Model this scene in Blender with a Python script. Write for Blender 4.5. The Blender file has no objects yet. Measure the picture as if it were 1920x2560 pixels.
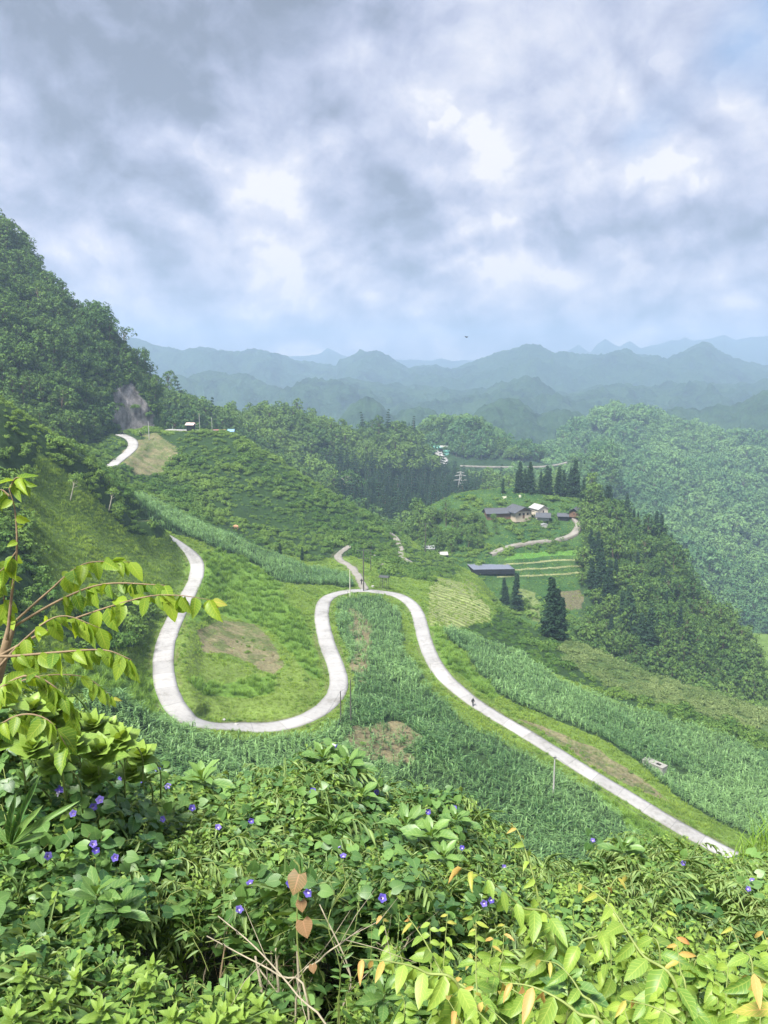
import bpy, bmesh, math, random
import numpy as np
from mathutils import Vector, Matrix
from mathutils.kdtree import KDTree

SC = bpy.context.scene
COL = SC.collection
R = math.radians
# ---------------------------------------------------------------- camera
PITCH, FPX, CX, CY = R(10.0), 1924.0, 960.0, 1280.0
cam = bpy.data.cameras.new("camera"); camo = bpy.data.objects.new("camera", cam); COL.objects.link(camo)
cam.sensor_fit = 'VERTICAL'; cam.sensor_height = 36.0; cam.lens = 36.0 * FPX / 2560.0
cam.clip_start = 0.05; cam.clip_end = 60000.0
camo.location = (0, 0, 0); camo.rotation_euler = (R(90) - PITCH, 0, 0)
SC.camera = camo
# ---------------------------------------------------------------- light, sky, exposure
SUN_EL, SUN_AZ = R(58), R(215)      # azimuth clockwise from +Y: behind the camera, a little left
w = bpy.data.worlds.new("World"); SC.world = w; w.use_nodes = True
nt = w.node_tree; N = nt.nodes; L = nt.links
for n in list(N): N.remove(n)
def nd(tree, typ, **kw):
    n = tree.nodes.new(typ)
    for k, v in kw.items():
        if k.startswith('i_'): n.inputs[int(k[2:]) if k[2:].isdigit() else k[2:]].default_value = v
        else: setattr(n, k, v)
    return n
def mth(tree, op, a, b=None, c=None, clamp=False):
    n = tree.nodes.new('ShaderNodeMath'); n.operation = op; n.use_clamp = clamp
    for i, v in enumerate((a, b, c)):
        if v is None: continue
        if isinstance(v, (int, float)): n.inputs[i].default_value = v
        else: tree.links.new(v, n.inputs[i])
    return n.outputs[0]
def srgb(r, g, b):
    f = lambda c: (c/255/12.92) if c/255 <= 0.04045 else ((c/255+0.055)/1.055)**2.4
    return (f(r), f(g), f(b), 1.0)
def ramp(tree, fac, stops, interp='LINEAR'):
    n = tree.nodes.new('ShaderNodeValToRGB'); n.color_ramp.interpolation = interp
    els = n.color_ramp.elements
    while len(els) < len(stops): els.new(0.5)
    for e, (p, c) in zip(els, stops): e.position = p; e.color = c
    tree.links.new(fac, n.inputs[0]); return n.outputs[0]
def vec(tree, v, op, b):
    n = tree.nodes.new('ShaderNodeVectorMath'); n.operation = op; tree.links.new(v, n.inputs[0])
    if isinstance(b, (tuple, list)): n.inputs[1].default_value = b
    elif b is not None: tree.links.new(b, n.inputs[1])
    return n
def pixdir(px, py):
    cx = (px - CX) / FPX; cy = (CY - py) / FPX
    v = Vector((cx, math.cos(PITCH) + math.sin(PITCH)*cy, -math.sin(PITCH) + math.cos(PITCH)*cy))
    return v.normalized()

HAZE_D = 0.00034
SKYK = 0.385                               # radiance of the brightest cloud
tc = nd(nt, 'ShaderNodeTexCoord')
D = vec(nt, tc.outputs['Generated'], 'NORMALIZE', None).outputs[0]
def wnoise(scale, det): 
    n = nd(nt, 'ShaderNodeTexNoise', noise_dimensions='3D'); n.inputs['Scale'].default_value = scale; n.inputs['Detail'].default_value = det
    L.new(D, n.inputs['Vector']); return vec(nt, n.outputs['Color'], 'SUBTRACT', (0.5, 0.5, 0.5)).outputs[0]
P0 = vec(nt, D, 'ADD', vec(nt, wnoise(4.5, 2.5), 'MULTIPLY', (0.26, 0.26, 0.20)).outputs[0]).outputs[0]
PB = vec(nt, D, 'ADD', vec(nt, wnoise(14.0, 3), 'MULTIPLY', (0.15, 0.15, 0.12)).outputs[0]).outputs[0]
PW = vec(nt, D, 'ADD', vec(nt, wnoise(6.0, 4), 'MULTIPLY', (0.075, 0.075, 0.06)).outputs[0]).outputs[0]
P1 = vec(nt, PW, 'MULTIPLY', (1.0, 1.0, 1.25)).outputs[0]
def cnoise(p, scale, detail, rough=0.55, off=(0, 0, 0)):
    q = vec(nt, p, 'ADD', off).outputs[0]
    n = nd(nt, 'ShaderNodeTexNoise', noise_dimensions='3D')
    n.inputs['Scale'].default_value = scale; n.inputs['Detail'].default_value = detail; n.inputs['Roughness'].default_value = rough
    L.new(q, n.inputs['Vector']); return n.outputs['Fac']
def billow(p, scale, off=(0, 0, 0)):
    q = vec(nt, p, 'ADD', off).outputs[0]
    n = nd(nt, 'ShaderNodeTexVoronoi', voronoi_dimensions='3D', feature='F1', normalize=True)
    n.inputs['Scale'].default_value = scale; n.inputs['Detail'].default_value = 2; n.inputs['Roughness'].default_value = 0.6
    L.new(q, n.inputs['Vector']); return mth(nt, 'SUBTRACT', 1.0, n.outputs['Distance'])
LD = Vector((0.45, -0.3, 0.85)).normalized() * 0.034
def dens(off): return mth(nt, 'ADD', mth(nt, 'MULTIPLY', cnoise(P1, 4.2, 9, 0.62, off), 0.60), mth(nt, 'MULTIPLY', billow(P1, 6.0, off), 0.40))
nA0 = dens((0, 0, 0)); nB = dens(tuple(LD))
nA = mth(nt, 'SUBTRACT', nA0, 0.06)
nL = cnoise(P1, 2.6, 3, 0.5, (3.1, 1.7, 0.4))
relief = mth(nt, 'SUBTRACT', nA0, nB)
val = mth(nt, 'ADD', 0.48, mth(nt, 'MULTIPLY', mth(nt, 'SUBTRACT', nA, 0.5), 0.75))
val = mth(nt, 'ADD', val, mth(nt, 'MULTIPLY', relief, 2.7))
val = mth(nt, 'ADD', val, mth(nt, 'MULTIPLY', mth(nt, 'SUBTRACT', nL, 0.5), 0.60))
def gauss(px, py, rad, src):
    d = pixdir(px, py); r = (rad / FPX)
    n = nd(nt, 'ShaderNodeVectorMath', operation='DISTANCE'); L.new(src, n.inputs[0]); n.inputs[1].default_value = tuple(d)
    m = nd(nt, 'ShaderNodeMapRange', interpolation_type='SMOOTHSTEP'); L.new(n.outputs['Value'], m.inputs['Value'])
    m.inputs['From Min'].default_value = 0.0; m.inputs['From Max'].default_value = r*1.9; m.inputs['To Min'].default_value = 1.0; m.inputs['To Max'].default_value = 0.0
    return m.outputs[0]
def blob(px, py, rad, weight): return mth(nt, 'MULTIPLY', gauss(px, py, rad, P0), weight)
# broad lighter and darker banks of cloud
BLOBS = [(20,150,110,-.26),(330,190,230,-.30),(560,130,200,-.15),(740,330,200,-.10),(200,30,200,-.12),(80,420,220,.05),(1000,470,130,-.14),(930,600,150,-.10),
         (1120,340,150,.08),(830,520,90,.06),(650,440,160,.08),(980,720,220,-.10),(1180,800,140,-.06),(1480,330,220,-.02),(1180,40,120,.10),(1500,110,200,.06),(930,60,60,.10),
         (1740,560,220,-.07),(760,700,160,.04),(900,870,600,.06),(1290,200,200,.03),(560,640,130,.05),(200,700,200,-.06)]
for b in BLOBS: val = mth(nt, 'ADD', val, blob(*b))
# sunlit heads of cumulus: hard upper edge, fading below
for (px, py, rad, w_) in [(1115,318,50,.34),(1235,398,40,.20),(577,392,40,.20),(1880,215,75,.38),(1655,205,34,.16),(1660,440,60,.28),(1570,490,40,.15),(1240,622,80,.20),(1370,590,40,.10),(1590,705,80,.20),(1480,670,50,.16),(1120,735,80,.14),(1390,430,60,.12),(270,560,90,.15),(340,600,80,.10),(660,700,60,.15),(650,470,70,.10),(1040,760,50,.10),(830,370,60,.10),(700,370,70,.10),(1215,555,20,.14),(400,420,60,.09)]:
    g1 = gauss(px, py, rad, PB); g2 = gauss(px+10, py+rad*.9, rad*1.1, PB)
    k = mth(nt, 'MULTIPLY', mth(nt, 'SUBTRACT', g1, 0.45), 6.0, clamp=True); k = mth(nt, 'MULTIPLY', k, mth(nt, 'SUBTRACT', 1.0, mth(nt, 'MULTIPLY', g2, 0.7)))
    k = mth(nt, 'ADD', mth(nt, 'MULTIPLY', k, 0.9), mth(nt, 'MULTIPLY', g1, 0.35))
    val = mth(nt, 'ADD', val, mth(nt, 'MULTIPLY', k, w_*0.70))
dz = nd(nt, 'ShaderNodeSeparateXYZ'); L.new(D, dz.inputs[0])
low = mth(nt, 'POWER', 2.718, mth(nt, 'MULTIPLY', dz.outputs[2], -7.0))
val = mth(nt, 'ADD', 0.50, mth(nt, 'MULTIPLY', mth(nt, 'SUBTRACT', val, 0.50), mth(nt, 'MULTIPLY_ADD', low, 2.0, 1.0)))
val = mth(nt, 'ADD', val, mth(nt, 'MULTIPLY', low, 0.06))
cloud = ramp(nt, val, [(0.0, srgb(136,144,160)), (0.25, srgb(163,171,194)), (0.45, srgb(186,192,216)), (0.64, srgb(208,212,232)), (0.86, srgb(232,233,244)), (1.05, srgb(255,253,252))])
sky = nd(nt, 'ShaderNodeTexSky', sky_type='NISHITA'); sky.sun_disc = False
sky.sun_elevation = SUN_EL; sky.sun_rotation = SUN_AZ; sky.air_density = 1.0; sky.dust_density = 1.5; sky.ozone_density = 1.5
skys = nd(nt, 'ShaderNodeMixRGB', blend_type='MULTIPLY'); skys.inputs[0].default_value = 1.0
L.new(sky.outputs[0], skys.inputs[1]); skys.inputs[2].default_value = (0.075, 0.075, 0.075, 1)
hole = blob(1650, 385, 75, 1.3)
for b in [(1890,90,95,.9),(1790,150,60,.4)]: hole = mth(nt, 'ADD', hole, blob(*b))
hole = mth(nt, 'MULTIPLY', hole, mth(nt, 'MULTIPLY_ADD', nA, -3.0, 2.3, clamp=True), clamp=True)
mx = nd(nt, 'ShaderNodeMixRGB'); L.new(hole, mx.inputs[0])
cs = nd(nt, 'ShaderNodeMixRGB', blend_type='MULTIPLY'); cs.inputs[0].default_value = 1.0
L.new(cloud, cs.inputs[1]); cs.inputs[2].default_value = (SKYK, SKYK, SKYK, 1)
warm = nd(nt, 'ShaderNodeMixRGB', blend_type='MULTIPLY'); L.new(mth(nt, 'MULTIPLY', low, 1.0, clamp=True), warm.inputs[0]); L.new(cs.outputs[0], warm.inputs[1]); warm.inputs[2].default_value = (1.42, 1.14, .93, 1)
L.new(warm.outputs[0], mx.inputs[1]); L.new(skys.outputs[0], mx.inputs[2])
bg = nd(nt, 'ShaderNodeBackground'); bg.inputs[1].default_value = 1.0
L.new(mx.outputs[0], bg.inputs[0])
wo = nd(nt, 'ShaderNodeOutputWorld'); L.new(bg.outputs[0], wo.inputs[0])
sun = bpy.data.lights.new("sun", 'SUN'); sun.energy = 4.6; sun.angle = R(15); sun.color = (1.0, 0.955, 0.88)
suno = bpy.data.objects.new("sun", sun); COL.objects.link(suno)
sd = Vector((math.sin(SUN_AZ)*math.cos(SUN_EL), math.cos(SUN_AZ)*math.cos(SUN_EL), math.sin(SUN_EL)))
suno.rotation_euler = sd.to_track_quat('Z', 'Y').to_euler(); suno.location = (0, 0, 200)
vs = SC.view_settings; vs.view_transform = 'Standard'; vs.look = 'None'; vs.gamma = 1.0; vs.exposure = 1.35; vs.use_curve_mapping = False
SC.cycles.use_denoising = True
SC.cycles.max_bounces = 6; SC.cycles.diffuse_bounces = 3; SC.cycles.transmission_bounces = 3; SC.cycles.glossy_bounces = 1
SC.cycles.transparent_max_bounces = 8; SC.cycles.volume_bounces = 1
SC.cycles.use_adaptive_sampling = True; SC.cycles.adaptive_threshold = 0.02

# ---------------------------------------------------------------- small helpers
def tag(o, label=None, cat=None, group=None, kind=None):
    if label: o['label'] = label
    if cat: o['category'] = cat
    if group: o['group'] = group
    if kind: o['kind'] = kind
    return o
def empty(name, loc, label, cat, group=None, rz=0.0):
    o = bpy.data.objects.new(name, None); COL.objects.link(o); o.location = loc; o.rotation_euler = (0, 0, rz)
    o.empty_display_size = 0.2
    return tag(o, label, cat, group)
def mesh_np(name, V, F, mats, smooth=False, matidx=None, attrs=None):
    """numpy vertices (n,3); faces as list of tuples or an (m,4)/(m,3) array"""
    me = bpy.data.meshes.new(name)
    V = np.asarray(V, dtype=np.float32)
    if isinstance(F, np.ndarray):
        m, k = F.shape
        me.vertices.add(len(V)); me.vertices.foreach_set('co', V.ravel())
        me.loops.add(m*k); me.loops.foreach_set('vertex_index', F.astype(np.int32).ravel())
        me.polygons.add(m); me.polygons.foreach_set('loop_start', np.arange(0, m*k, k, dtype=np.int32))
        if smooth: me.polygons.foreach_set('use_smooth', np.ones(m, dtype=bool))
        if matidx is not None: me.polygons.foreach_set('material_index', np.asarray(matidx, dtype=np.int32))
        me.update(calc_edges=True)
    else:
        me.from_pydata(V.tolist(), [], F)
        if smooth: me.polygons.foreach_set('use_smooth', np.ones(len(F), dtype=bool))
        if matidx is not None: me.polygons.foreach_set('material_index', np.asarray(matidx, dtype=np.int32))
    for m_ in (mats if isinstance(mats, (list, tuple)) else [mats]): me.materials.append(m_)
    for an, (dom, typ, data) in (attrs or {}).items():
        a = me.attributes.new(an, typ, dom)
        a.data.foreach_set('color' if 'COLOR' in typ else ('vector' if typ == 'FLOAT_VECTOR' else 'value'), np.asarray(data, dtype=np.float32).ravel())
    return me
def obj(name, me, parent=None, loc=None):
    o = bpy.data.objects.new(name, me); COL.objects.link(o)
    if parent is not None: o.parent = parent
    if loc is not None: o.location = loc
    return o
class MB:
    """collects shapes into one mesh"""
    def __init__(s): s.V = []; s.F = []; s.M = []; s.n = 0
    def add(s, V, F, m=0):
        V = np.asarray(V, float).reshape(-1, 3); s.V.append(V)
        s.F += [tuple(i + s.n for i in f) for f in F]; s.M += [m]*len(F); s.n += len(V)
    def box(s, c, d, rz=0.0, m=0, taper=1.0):
        x, y, z = [v/2 for v in d]; V = []
        for sz in (-1, 1):
            k = taper if sz > 0 else 1
            V += [(-x*k, -y*k, sz*z), (x*k, -y*k, sz*z), (x*k, y*k, sz*z), (-x*k, y*k, sz*z)]
        V = np.array(V); cr, sr = math.cos(rz), math.sin(rz)
        V = np.stack([V[:,0]*cr - V[:,1]*sr, V[:,0]*sr + V[:,1]*cr, V[:,2]], 1) + np.array(c)
        s.add(V, [(3,2,1,0),(4,5,6,7),(0,1,5,4),(1,2,6,5),(2,3,7,6),(3,0,4,7)], m)
    def tube(s, pts, rad, n=6, m=0, cap=True):
        pts = [Vector(p) for p in pts]; rad = rad if hasattr(rad, '__len__') else [rad]*len(pts)
        V = []; k = len(pts); ref = Vector((0.13, 0.21, 0.97))
        for i, p in enumerate(pts):
            t = (pts[min(i+1, k-1)] - pts[max(i-1, 0)])
            t = t.normalized() if t.length > 1e-9 else Vector((0, 0, 1))
            a = t.cross(ref if abs(t.dot(ref)) < 0.95 else Vector((1, 0, 0))).normalized(); b = t.cross(a)
            for j in range(n):
                g = 2*math.pi*j/n; V.append(tuple(p + (a*math.cos(g) + b*math.sin(g))*rad[i]))
        F = [(i*n+j, i*n+(j+1) % n, (i+1)*n+(j+1) % n, (i+1)*n+j) for i in range(k-1) for j in range(n)]
        if cap: F += [tuple(range(n-1, -1, -1)), tuple(range((k-1)*n, k*n))]
        s.add(V, F, m)
    def build(s, name, mats, parent=None, smooth=False, loc=None):
        V = np.concatenate(s.V) if s.V else np.zeros((0, 3))
        return obj(name, mesh_np(name, V, s.F, mats, smooth, s.M), parent, loc)
# ---------------------------------------------------------------- numpy noise
_rs = np.random.RandomState(7); _G = _rs.rand(256, 256)
def vnoise(x, y):
    xi = np.floor(x).astype(int); yi = np.floor(y).astype(int); fx = x - xi; fy = y - yi
    fx = fx*fx*(3-2*fx); fy = fy*fy*(3-2*fy)
    g = lambda a, b: _G[a & 255, b & 255]
    return (g(xi, yi)*(1-fx) + g(xi+1, yi)*fx)*(1-fy) + (g(xi, yi+1)*(1-fx) + g(xi+1, yi+1)*fx)*fy
def fbm(x, y, sc, octv=4, gain=0.5, ox=0.0):
    s = 0; a = 1; t = 0; f = 1.0/sc
    for i in range(octv):
        s = s + a*vnoise(x*f + 17.3*i + ox, y*f - 9.1*i + ox*0.7); t += a; a *= gain; f *= 2.03
    return s/t - 0.5
def ridged(x, y, sc, octv=4, gain=0.55, ox=0.0):
    s = 0; a = 1; t = 0; f = 1.0/sc
    for i in range(octv):
        s = s + a*(1 - np.abs(2*vnoise(x*f + 13.7*i + ox, y*f + 5.9*i - ox) - 1)); t += a; a *= gain; f *= 2.07
    return s/t
SP, CP = math.sin(PITCH), math.cos(PITCH)
def px2tk(px, py):
    """pixel -> (x/y, z/y)"""
    cx = (np.asarray(px, float) - CX)/FPX; cy = (CY - np.asarray(py, float))/FPX
    d = CP + SP*cy
    return cx/d, (-SP + CP*cy)/d
def w2px(x, y, z):
    d = y*CP - z*SP; u = y*SP + z*CP
    return CX + FPX*x/d, CY - FPX*u/d
def inpoly(px, py, poly):
    px = np.asarray(px); py = np.asarray(py); c = np.zeros(px.shape, bool); n = len(poly)
    for i in range(n):
        x0, y0 = poly[i]; x1, y1 = poly[(i+1) % n]
        if y0 == y1: continue
        c ^= ((y0 > py) != (y1 > py)) & (px < (x1-x0)*(py-y0)/(y1-y0) + x0)
    return c
# ================================================================= terrain
def pchip_rows(S, Vals, s):
    """monotone cubic along axis 0; S (k,), Vals (k,n), s (m,) -> (m,n)"""
    k = len(S); h = np.diff(S)[:, None]; d = np.diff(Vals, axis=0)/h
    m = np.zeros_like(Vals)
    w1 = 2*h[1:] + h[:-1]; w2 = h[1:] + 2*h[:-1]
    with np.errstate(divide='ignore', invalid='ignore'):
        mm = (w1 + w2)/(w1/d[:-1] + w2/d[1:])
    m[1:-1] = np.where(d[:-1]*d[1:] > 0, mm, 0); m[0] = d[0]; m[-1] = d[-1]
    idx = np.clip(np.searchsorted(S, s, side='right') - 1, 0, k-2)
    hh = h[idx]; u = ((s - S[idx])[:, None])/hh
    a, b = Vals[idx], Vals[idx+1]; ma, mb = m[idx]*hh, m[idx+1]*hh
    return (2*u**3-3*u**2+1)*a + (u**3-2*u**2+u)*ma + (-2*u**3+3*u**2)*b + (u**3-u**2)*mb
class Surf:
    ymin = 5.0
    def __init__(s, curves, t0, t1, ncol, rows, smooth_cols=5):
        s.t = np.linspace(t0, t1, ncol); Ys = []; Zs = []
        for c in curves:
            T = []; Y = []; Z = []
            for p in c:
                if len(p) == 3:
                    t, k = px2tk(p[0], p[1]); T.append(float(t)); Y.append(p[2]); Z.append(float(k)*p[2])
                else:                      # (px, 'z', Y, z)
                    z = p[3]; yy = p[2]; d = yy*CP - z*SP; T.append((p[0]-CX)/FPX*d/yy); Y.append(yy); Z.append(z)
            o = np.argsort(T); T = np.array(T)[o]
            y = np.interp(s.t, T, np.array(Y, float)[o]); z = np.interp(s.t, T, np.array(Z, float)[o])
            if smooth_cols > 1:
                kx = np.arange(-2*smooth_cols, 2*smooth_cols+1); kk = np.exp(-0.5*(kx/smooth_cols)**2); kk /= kk.sum()
                pad = 2*smooth_cols
                y = np.convolve(np.pad(y, pad, mode='edge'), kk, 'valid'); z = np.convolve(np.pad(z, pad, mode='edge'), kk, 'valid')
            Ys.append(y); Zs.append(z)
        Ys = np.array(Ys); Zs = np.array(Zs); S = np.arange(len(curves), dtype=float)
        ss = np.concatenate([np.linspace(i, i+1, r, endpoint=False) for i, r in enumerate(rows)] + [[len(curves)-1.0]])
        s.s = ss
        s.Y = pchip_rows(S, Ys, ss); s.Z = pchip_rows(S, Zs, ss); s.X = s.t[None, :]*s.Y
    def pick(s, px, py):
        """where the view ray of a pixel meets this surface -> (x,y,z) or None"""
        t, k = px2tk(px, py); t = float(t); k = float(k)
        c = (t - s.t[0])/(s.t[-1]-s.t[0])*(len(s.t)-1)
        if c < 0 or c >= len(s.t)-1: return None
        i = int(c); f = c - i
        Y = s.Y[:, i]*(1-f) + s.Y[:, i+1]*f; Z = s.Z[:, i]*(1-f) + s.Z[:, i+1]*f
        g = Z - k*Y; j = np.where((g[:-1] < 0) & (g[1:] >= 0) & (Y[:-1] > s.ymin))[0]
        if len(j) == 0: return None
        j = j[0]; u = -g[j]/(g[j+1]-g[j]); y = Y[j]*(1-u) + Y[j+1]*u
        return Vector((t*y, y, k*y))
    def crest(s, px, py):
        t, _ = px2tk(px, py); i = int(np.clip(round((float(t)-s.t[0])/(s.t[-1]-s.t[0])*(len(s.t)-1)), 0, len(s.t)-1)); ok = s.Y[:, i] > 60
        k = np.where(ok, s.Z[:, i]/s.Y[:, i], -9); j = int(k.argmax()); return Vector((s.X[j, i], s.Y[j, i], s.Z[j, i]))
    def hat(s, x, y):
        """height under (x,y)"""
        t = x/y; c = (t - s.t[0])/(s.t[-1]-s.t[0])*(len(s.t)-1); i = int(min(max(c, 0), len(s.t)-2)); f = min(max(c-i, 0), 1)
        Y = s.Y[:, i]*(1-f) + s.Y[:, i+1]*f; Z = s.Z[:, i]*(1-f) + s.Z[:, i+1]*f
        return float(np.interp(y, Y, Z))
    def mesh(s, name, mat, cols=None):
        r, c = s.X.shape; V = np.stack([s.X, s.Y, s.Z], -1).reshape(-1, 3)
        i = np.arange((r-1)*c).reshape(r-1, c)[:, :-1]
        F = np.stack([i, i+1, i+1+c, i+c], -1).reshape(-1, 4)
        at = {}
        if cols is not None: at['cover'] = ('POINT', 'FLOAT_COLOR', np.concatenate([cols.reshape(-1, 3), np.ones((r*c, 1))], 1))
        return mesh_np(name, V, F, mat, True, None, at)
    def samples(s, n, rng, wpow=1.0):
        """random points over the surface; weight = area**wpow / depth**(2-2*wpow) so that wpow<1 favours what shows large"""
        X, Y, Z = s.X, s.Y, s.Z
        P = np.stack([X, Y, Z], -1); a = P[1:, :-1]-P[:-1, :-1]; b = P[:-1, 1:]-P[:-1, :-1]
        nrm = np.cross(b, a); A = np.linalg.norm(nrm, axis=-1)
        W = A if wpow == 1.0 else A/np.maximum(Y[:-1, :-1], 1.0)**(2*(1-wpow))
        W = W.ravel()/W.sum(); k = rng.choice(len(W), n, p=W)
        i, j = np.divmod(k, X.shape[1]-1); u = rng.rand(n)[:, None]; v = rng.rand(n)[:, None]
        pt = (P[i, j]*(1-u) + P[i+1, j]*u)*(1-v) + (P[i, j+1]*(1-u) + P[i+1, j+1]*u)*v
        nn = nrm[i, j]; nn = nn/np.maximum(np.linalg.norm(nn, axis=-1, keepdims=True), 1e-9); nn[nn[:, 2] < 0] *= -1
        return pt, nn

# ---- near ground: from under the camera, over the fields, to the ridge with the upper road
NEAR = Surf([
 [(-900,'z',0.3,-1.65),(2900,'z',0.3,-1.65)],
 [(-900,'z',2.2,-2.75),(400,'z',2.2,-2.75),(2900,'z',2.2,-2.8)],
 [(-900,'z',7,-5.4),(0,'z',7,-5.5),(900,'z',7,-5.9),(1500,'z',7,-6.1),(2900,'z',7,-6.2)],
 [(-600,'z',38,-23),(0,'z',40,-28),(900,'z',48,-34),(1900,'z',52,-38),(2600,'z',52,-40)],
 [(-600,1880,50),(-300,1880,56),(0,1880,62),(200,1890,75),(400,1930,88),(600,1960,94),(800,2000,97),(950,2040,99),(1100,2080,101),(1300,2140,104),(1600,2200,104),(1920,2240,104),(2300,2280,104)],
 [(-600,1620,60),(-300,1620,68),(0,1640,80),(200,1700,96),(400,1770,108),(600,1825,114),(800,1800,119),(950,1790,127),(1100,1830,128),(1300,1920,126),(1600,2020,124),(1920,2090,124),(2300,2130,124)],
 [(-600,1380,85),(-300,1370,92),(0,1410,105),(200,1500,122),(400,1600,135),(600,1640,143),(800,1640,152),(950,1630,160),(1100,1650,165),(1300,1730,163),(1600,1840,153),(1920,1930,150),(2300,1990,150)],
 [(-600,1150,115),(-300,1160,122),(0,1200,135),(200,1300,155),(400,1430,175),(600,1490,185),(800,1490,197),(950,1480,212),(1100,1480,222),(1180,1500,222),(1300,1565,212),(1600,1690,190),(1920,1800,180),(2300,1900,175)],
 [(-600,900,150),(-300,930,152),(0,1000,160),(200,1130,180),(400,1305,200),(600,1385,215),(800,1430,232),(950,1410,250),(1100,1425,265),(1200,1470,262),(1300,'z',250,-93),(1600,'z',230,-97),(1920,'z',220,-103),(2300,'z',215,-108)],
 [(-600,960,215),(-300,980,215),(0,1010,220),(200,1140,238),(400,1240,248),(600,1300,258),(800,1360,266),(950,1372,278),(1100,1402,288),(1200,1440,285),(1300,'z',270,-97),(1600,'z',255,-104),(1920,'z',245,-110),(2300,'z',240,-115)],
 [(-600,1050,300),(-300,1050,300),(0,1075,300),(200,1110,300),(285,1088,302),(320,1084,306),(400,1078,314),(520,1080,320),(590,1092,322),(650,1130,320),(720,1172,316),(800,1218,312),(900,1278,310),(960,1310,308),(1020,1350,306),(1100,1395,305),(1200,1450,300),(1300,'z',290,-112),(1600,'z',290,-118),(2300,'z',290,-125)],
 [(-600,1055,330),(-300,1055,330),(0,1080,330),(285,1084,332),(320,1082,334),(400,1076,336),(520,1085,336),(590,1105,336),(650,1150,335),(720,1200,330),(800,1260,325),(900,1330,322),(1000,'z',330,-75),(1100,'z',330,-82),(1300,'z',330,-115),(1600,'z',330,-130),(2300,'z',330,-140)],
 [(-600,'z',420,-70),(0,'z',420,-70),(400,'z',420,-90),(900,'z',420,-125),(1600,'z',420,-140),(2300,'z',420,-150)],
], -0.85, 0.85, 760, [2, 14, 30, 60, 110, 170, 150, 120, 80, 60, 24, 20])

# roads: traced where they run, then laid on the ground
ROADS = {
 'road': dict(w=3.5, pts=[(352,1298),(380,1312),(410,1330),(445,1355),(478,1385),(494,1415),(488,1452),(468,1490),(446,1530),(425,1575),(411,1620),(408,1670),(415,1715),(432,1755),(462,1788),(500,1806),(545,1817),(600,1822),(660,1820),(715,1811),(765,1795),(808,1770),(838,1740),(848,1705),(838,1660),(820,1615),(808,1570),(804,1530),(812,1500),(835,1486),(870,1478),(905,1476),(950,1480),(990,1487),(1020,1502),(1042,1528),(1052,1560),(1062,1600),(1080,1645),(1106,1685),(1140,1718),(1182,1752),(1240,1790),(1310,1832),(1390,1880),(1470,1930),(1550,1978),(1640,2034),(1720,2080),(1790,2118),(1900,2175)]),
 'upper_road': dict(w=3.8, pts=[(270,1172),(290,1155),(310,1140),(328,1125),(336,1110),(330,1098),(315,1090),(300,1086)]),
 'side_road': dict(w=3.2, pts=[(912,1474),(902,1452),(890,1432),(872,1412),(850,1402),(842,1392),(856,1376),(876,1364)], mat='gravel'),
}
def catmull(P, step):
    P = [np.array(p, float) for p in P]; out = []
    P = [2*P[0]-P[1]] + P + [2*P[-1]-P[-2]]
    for i in range(1, len(P)-2):
        n = max(2, int(np.linalg.norm(P[i+1]-P[i])/step))
        for j in range(n):
            u = j/n; a, b, c, d = P[i-1:i+3]
            out.append(0.5*((2*b) + (-a+c)*u + (2*a-5*b+4*c-d)*u*u + (-a+3*b-3*c+d)*u**3))
    out.append(P[-2]); return np.array(out)
def smooth1(a, k):
    kx = np.arange(-2*k, 2*k+1); kk = np.exp(-0.5*(kx/k)**2); kk /= kk.sum()
    return np.stack([np.convolve(np.pad(a[:, i], 2*k, mode='reflect', reflect_type='odd'), kk, 'valid') for i in range(a.shape[1])], 1)
for nm, rd in ROADS.items():
    c = catmull(rd['pts'], 3.0); w3 = [NEAR.pick(x, y) for x, y in c]; w3 = np.array([tuple(p) for p in w3 if p is not None])
    c = smooth1(w3, 3)
    # resample evenly
    dl = np.r_[0, np.cumsum(np.linalg.norm(np.diff(c, axis=0), axis=1))]; m = int(dl[-1]/0.5)
    q = np.stack([np.interp(np.linspace(0, dl[-1], m), dl, c[:, i]) for i in range(3)], 1)
    q[:, 2] = smooth1(q[:, 2:3], 8)[:, 0]; q[:, :2] = smooth1(q[:, :2], 2); rd['c'] = q
# level the ground under the roads
kd = KDTree(sum(len(r['c']) for r in ROADS.values())); info = []
for nm, rd in ROADS.items():
    for p in rd['c']: kd.insert((p[0], p[1], 0), len(info)); info.append((p[2], rd['w']))
kd.balance()
NEAR.roadd = np.full(NEAR.X.shape, 99.0)
allc = np.concatenate([r['c'] for r in ROADS.values()]); y0, y1 = allc[:, 1].min()-8, allc[:, 1].max()+8
NEAR.Z += (fbm(NEAR.X, NEAR.Y, 14, 5)*1.6 + fbm(NEAR.X, NEAR.Y, 3, 3, ox=4)*0.35) * np.clip((NEAR.Y-25)/60, 0, 1)
Zn = NEAR.Z
for i in range(NEAR.X.shape[0]):
    yr = NEAR.Y[i]
    if yr.max() < y0 or yr.min() > y1: continue
    for j in range(60, 700):
        co, k, d = kd.find((NEAR.X[i, j], NEAR.Y[i, j], 0))
        if d > 9: continue
        zr, wd = info[k]; e = d - wd/2
        NEAR.roadd[i, j] = e
        b = 1.0 if e < 0.6 else max(0.0, 1 - (e-0.6)/4.5); b = b*b*(3-2*b)
        Zn[i, j] = Zn[i, j]*(1-b) + (zr - 0.10)*b
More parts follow.
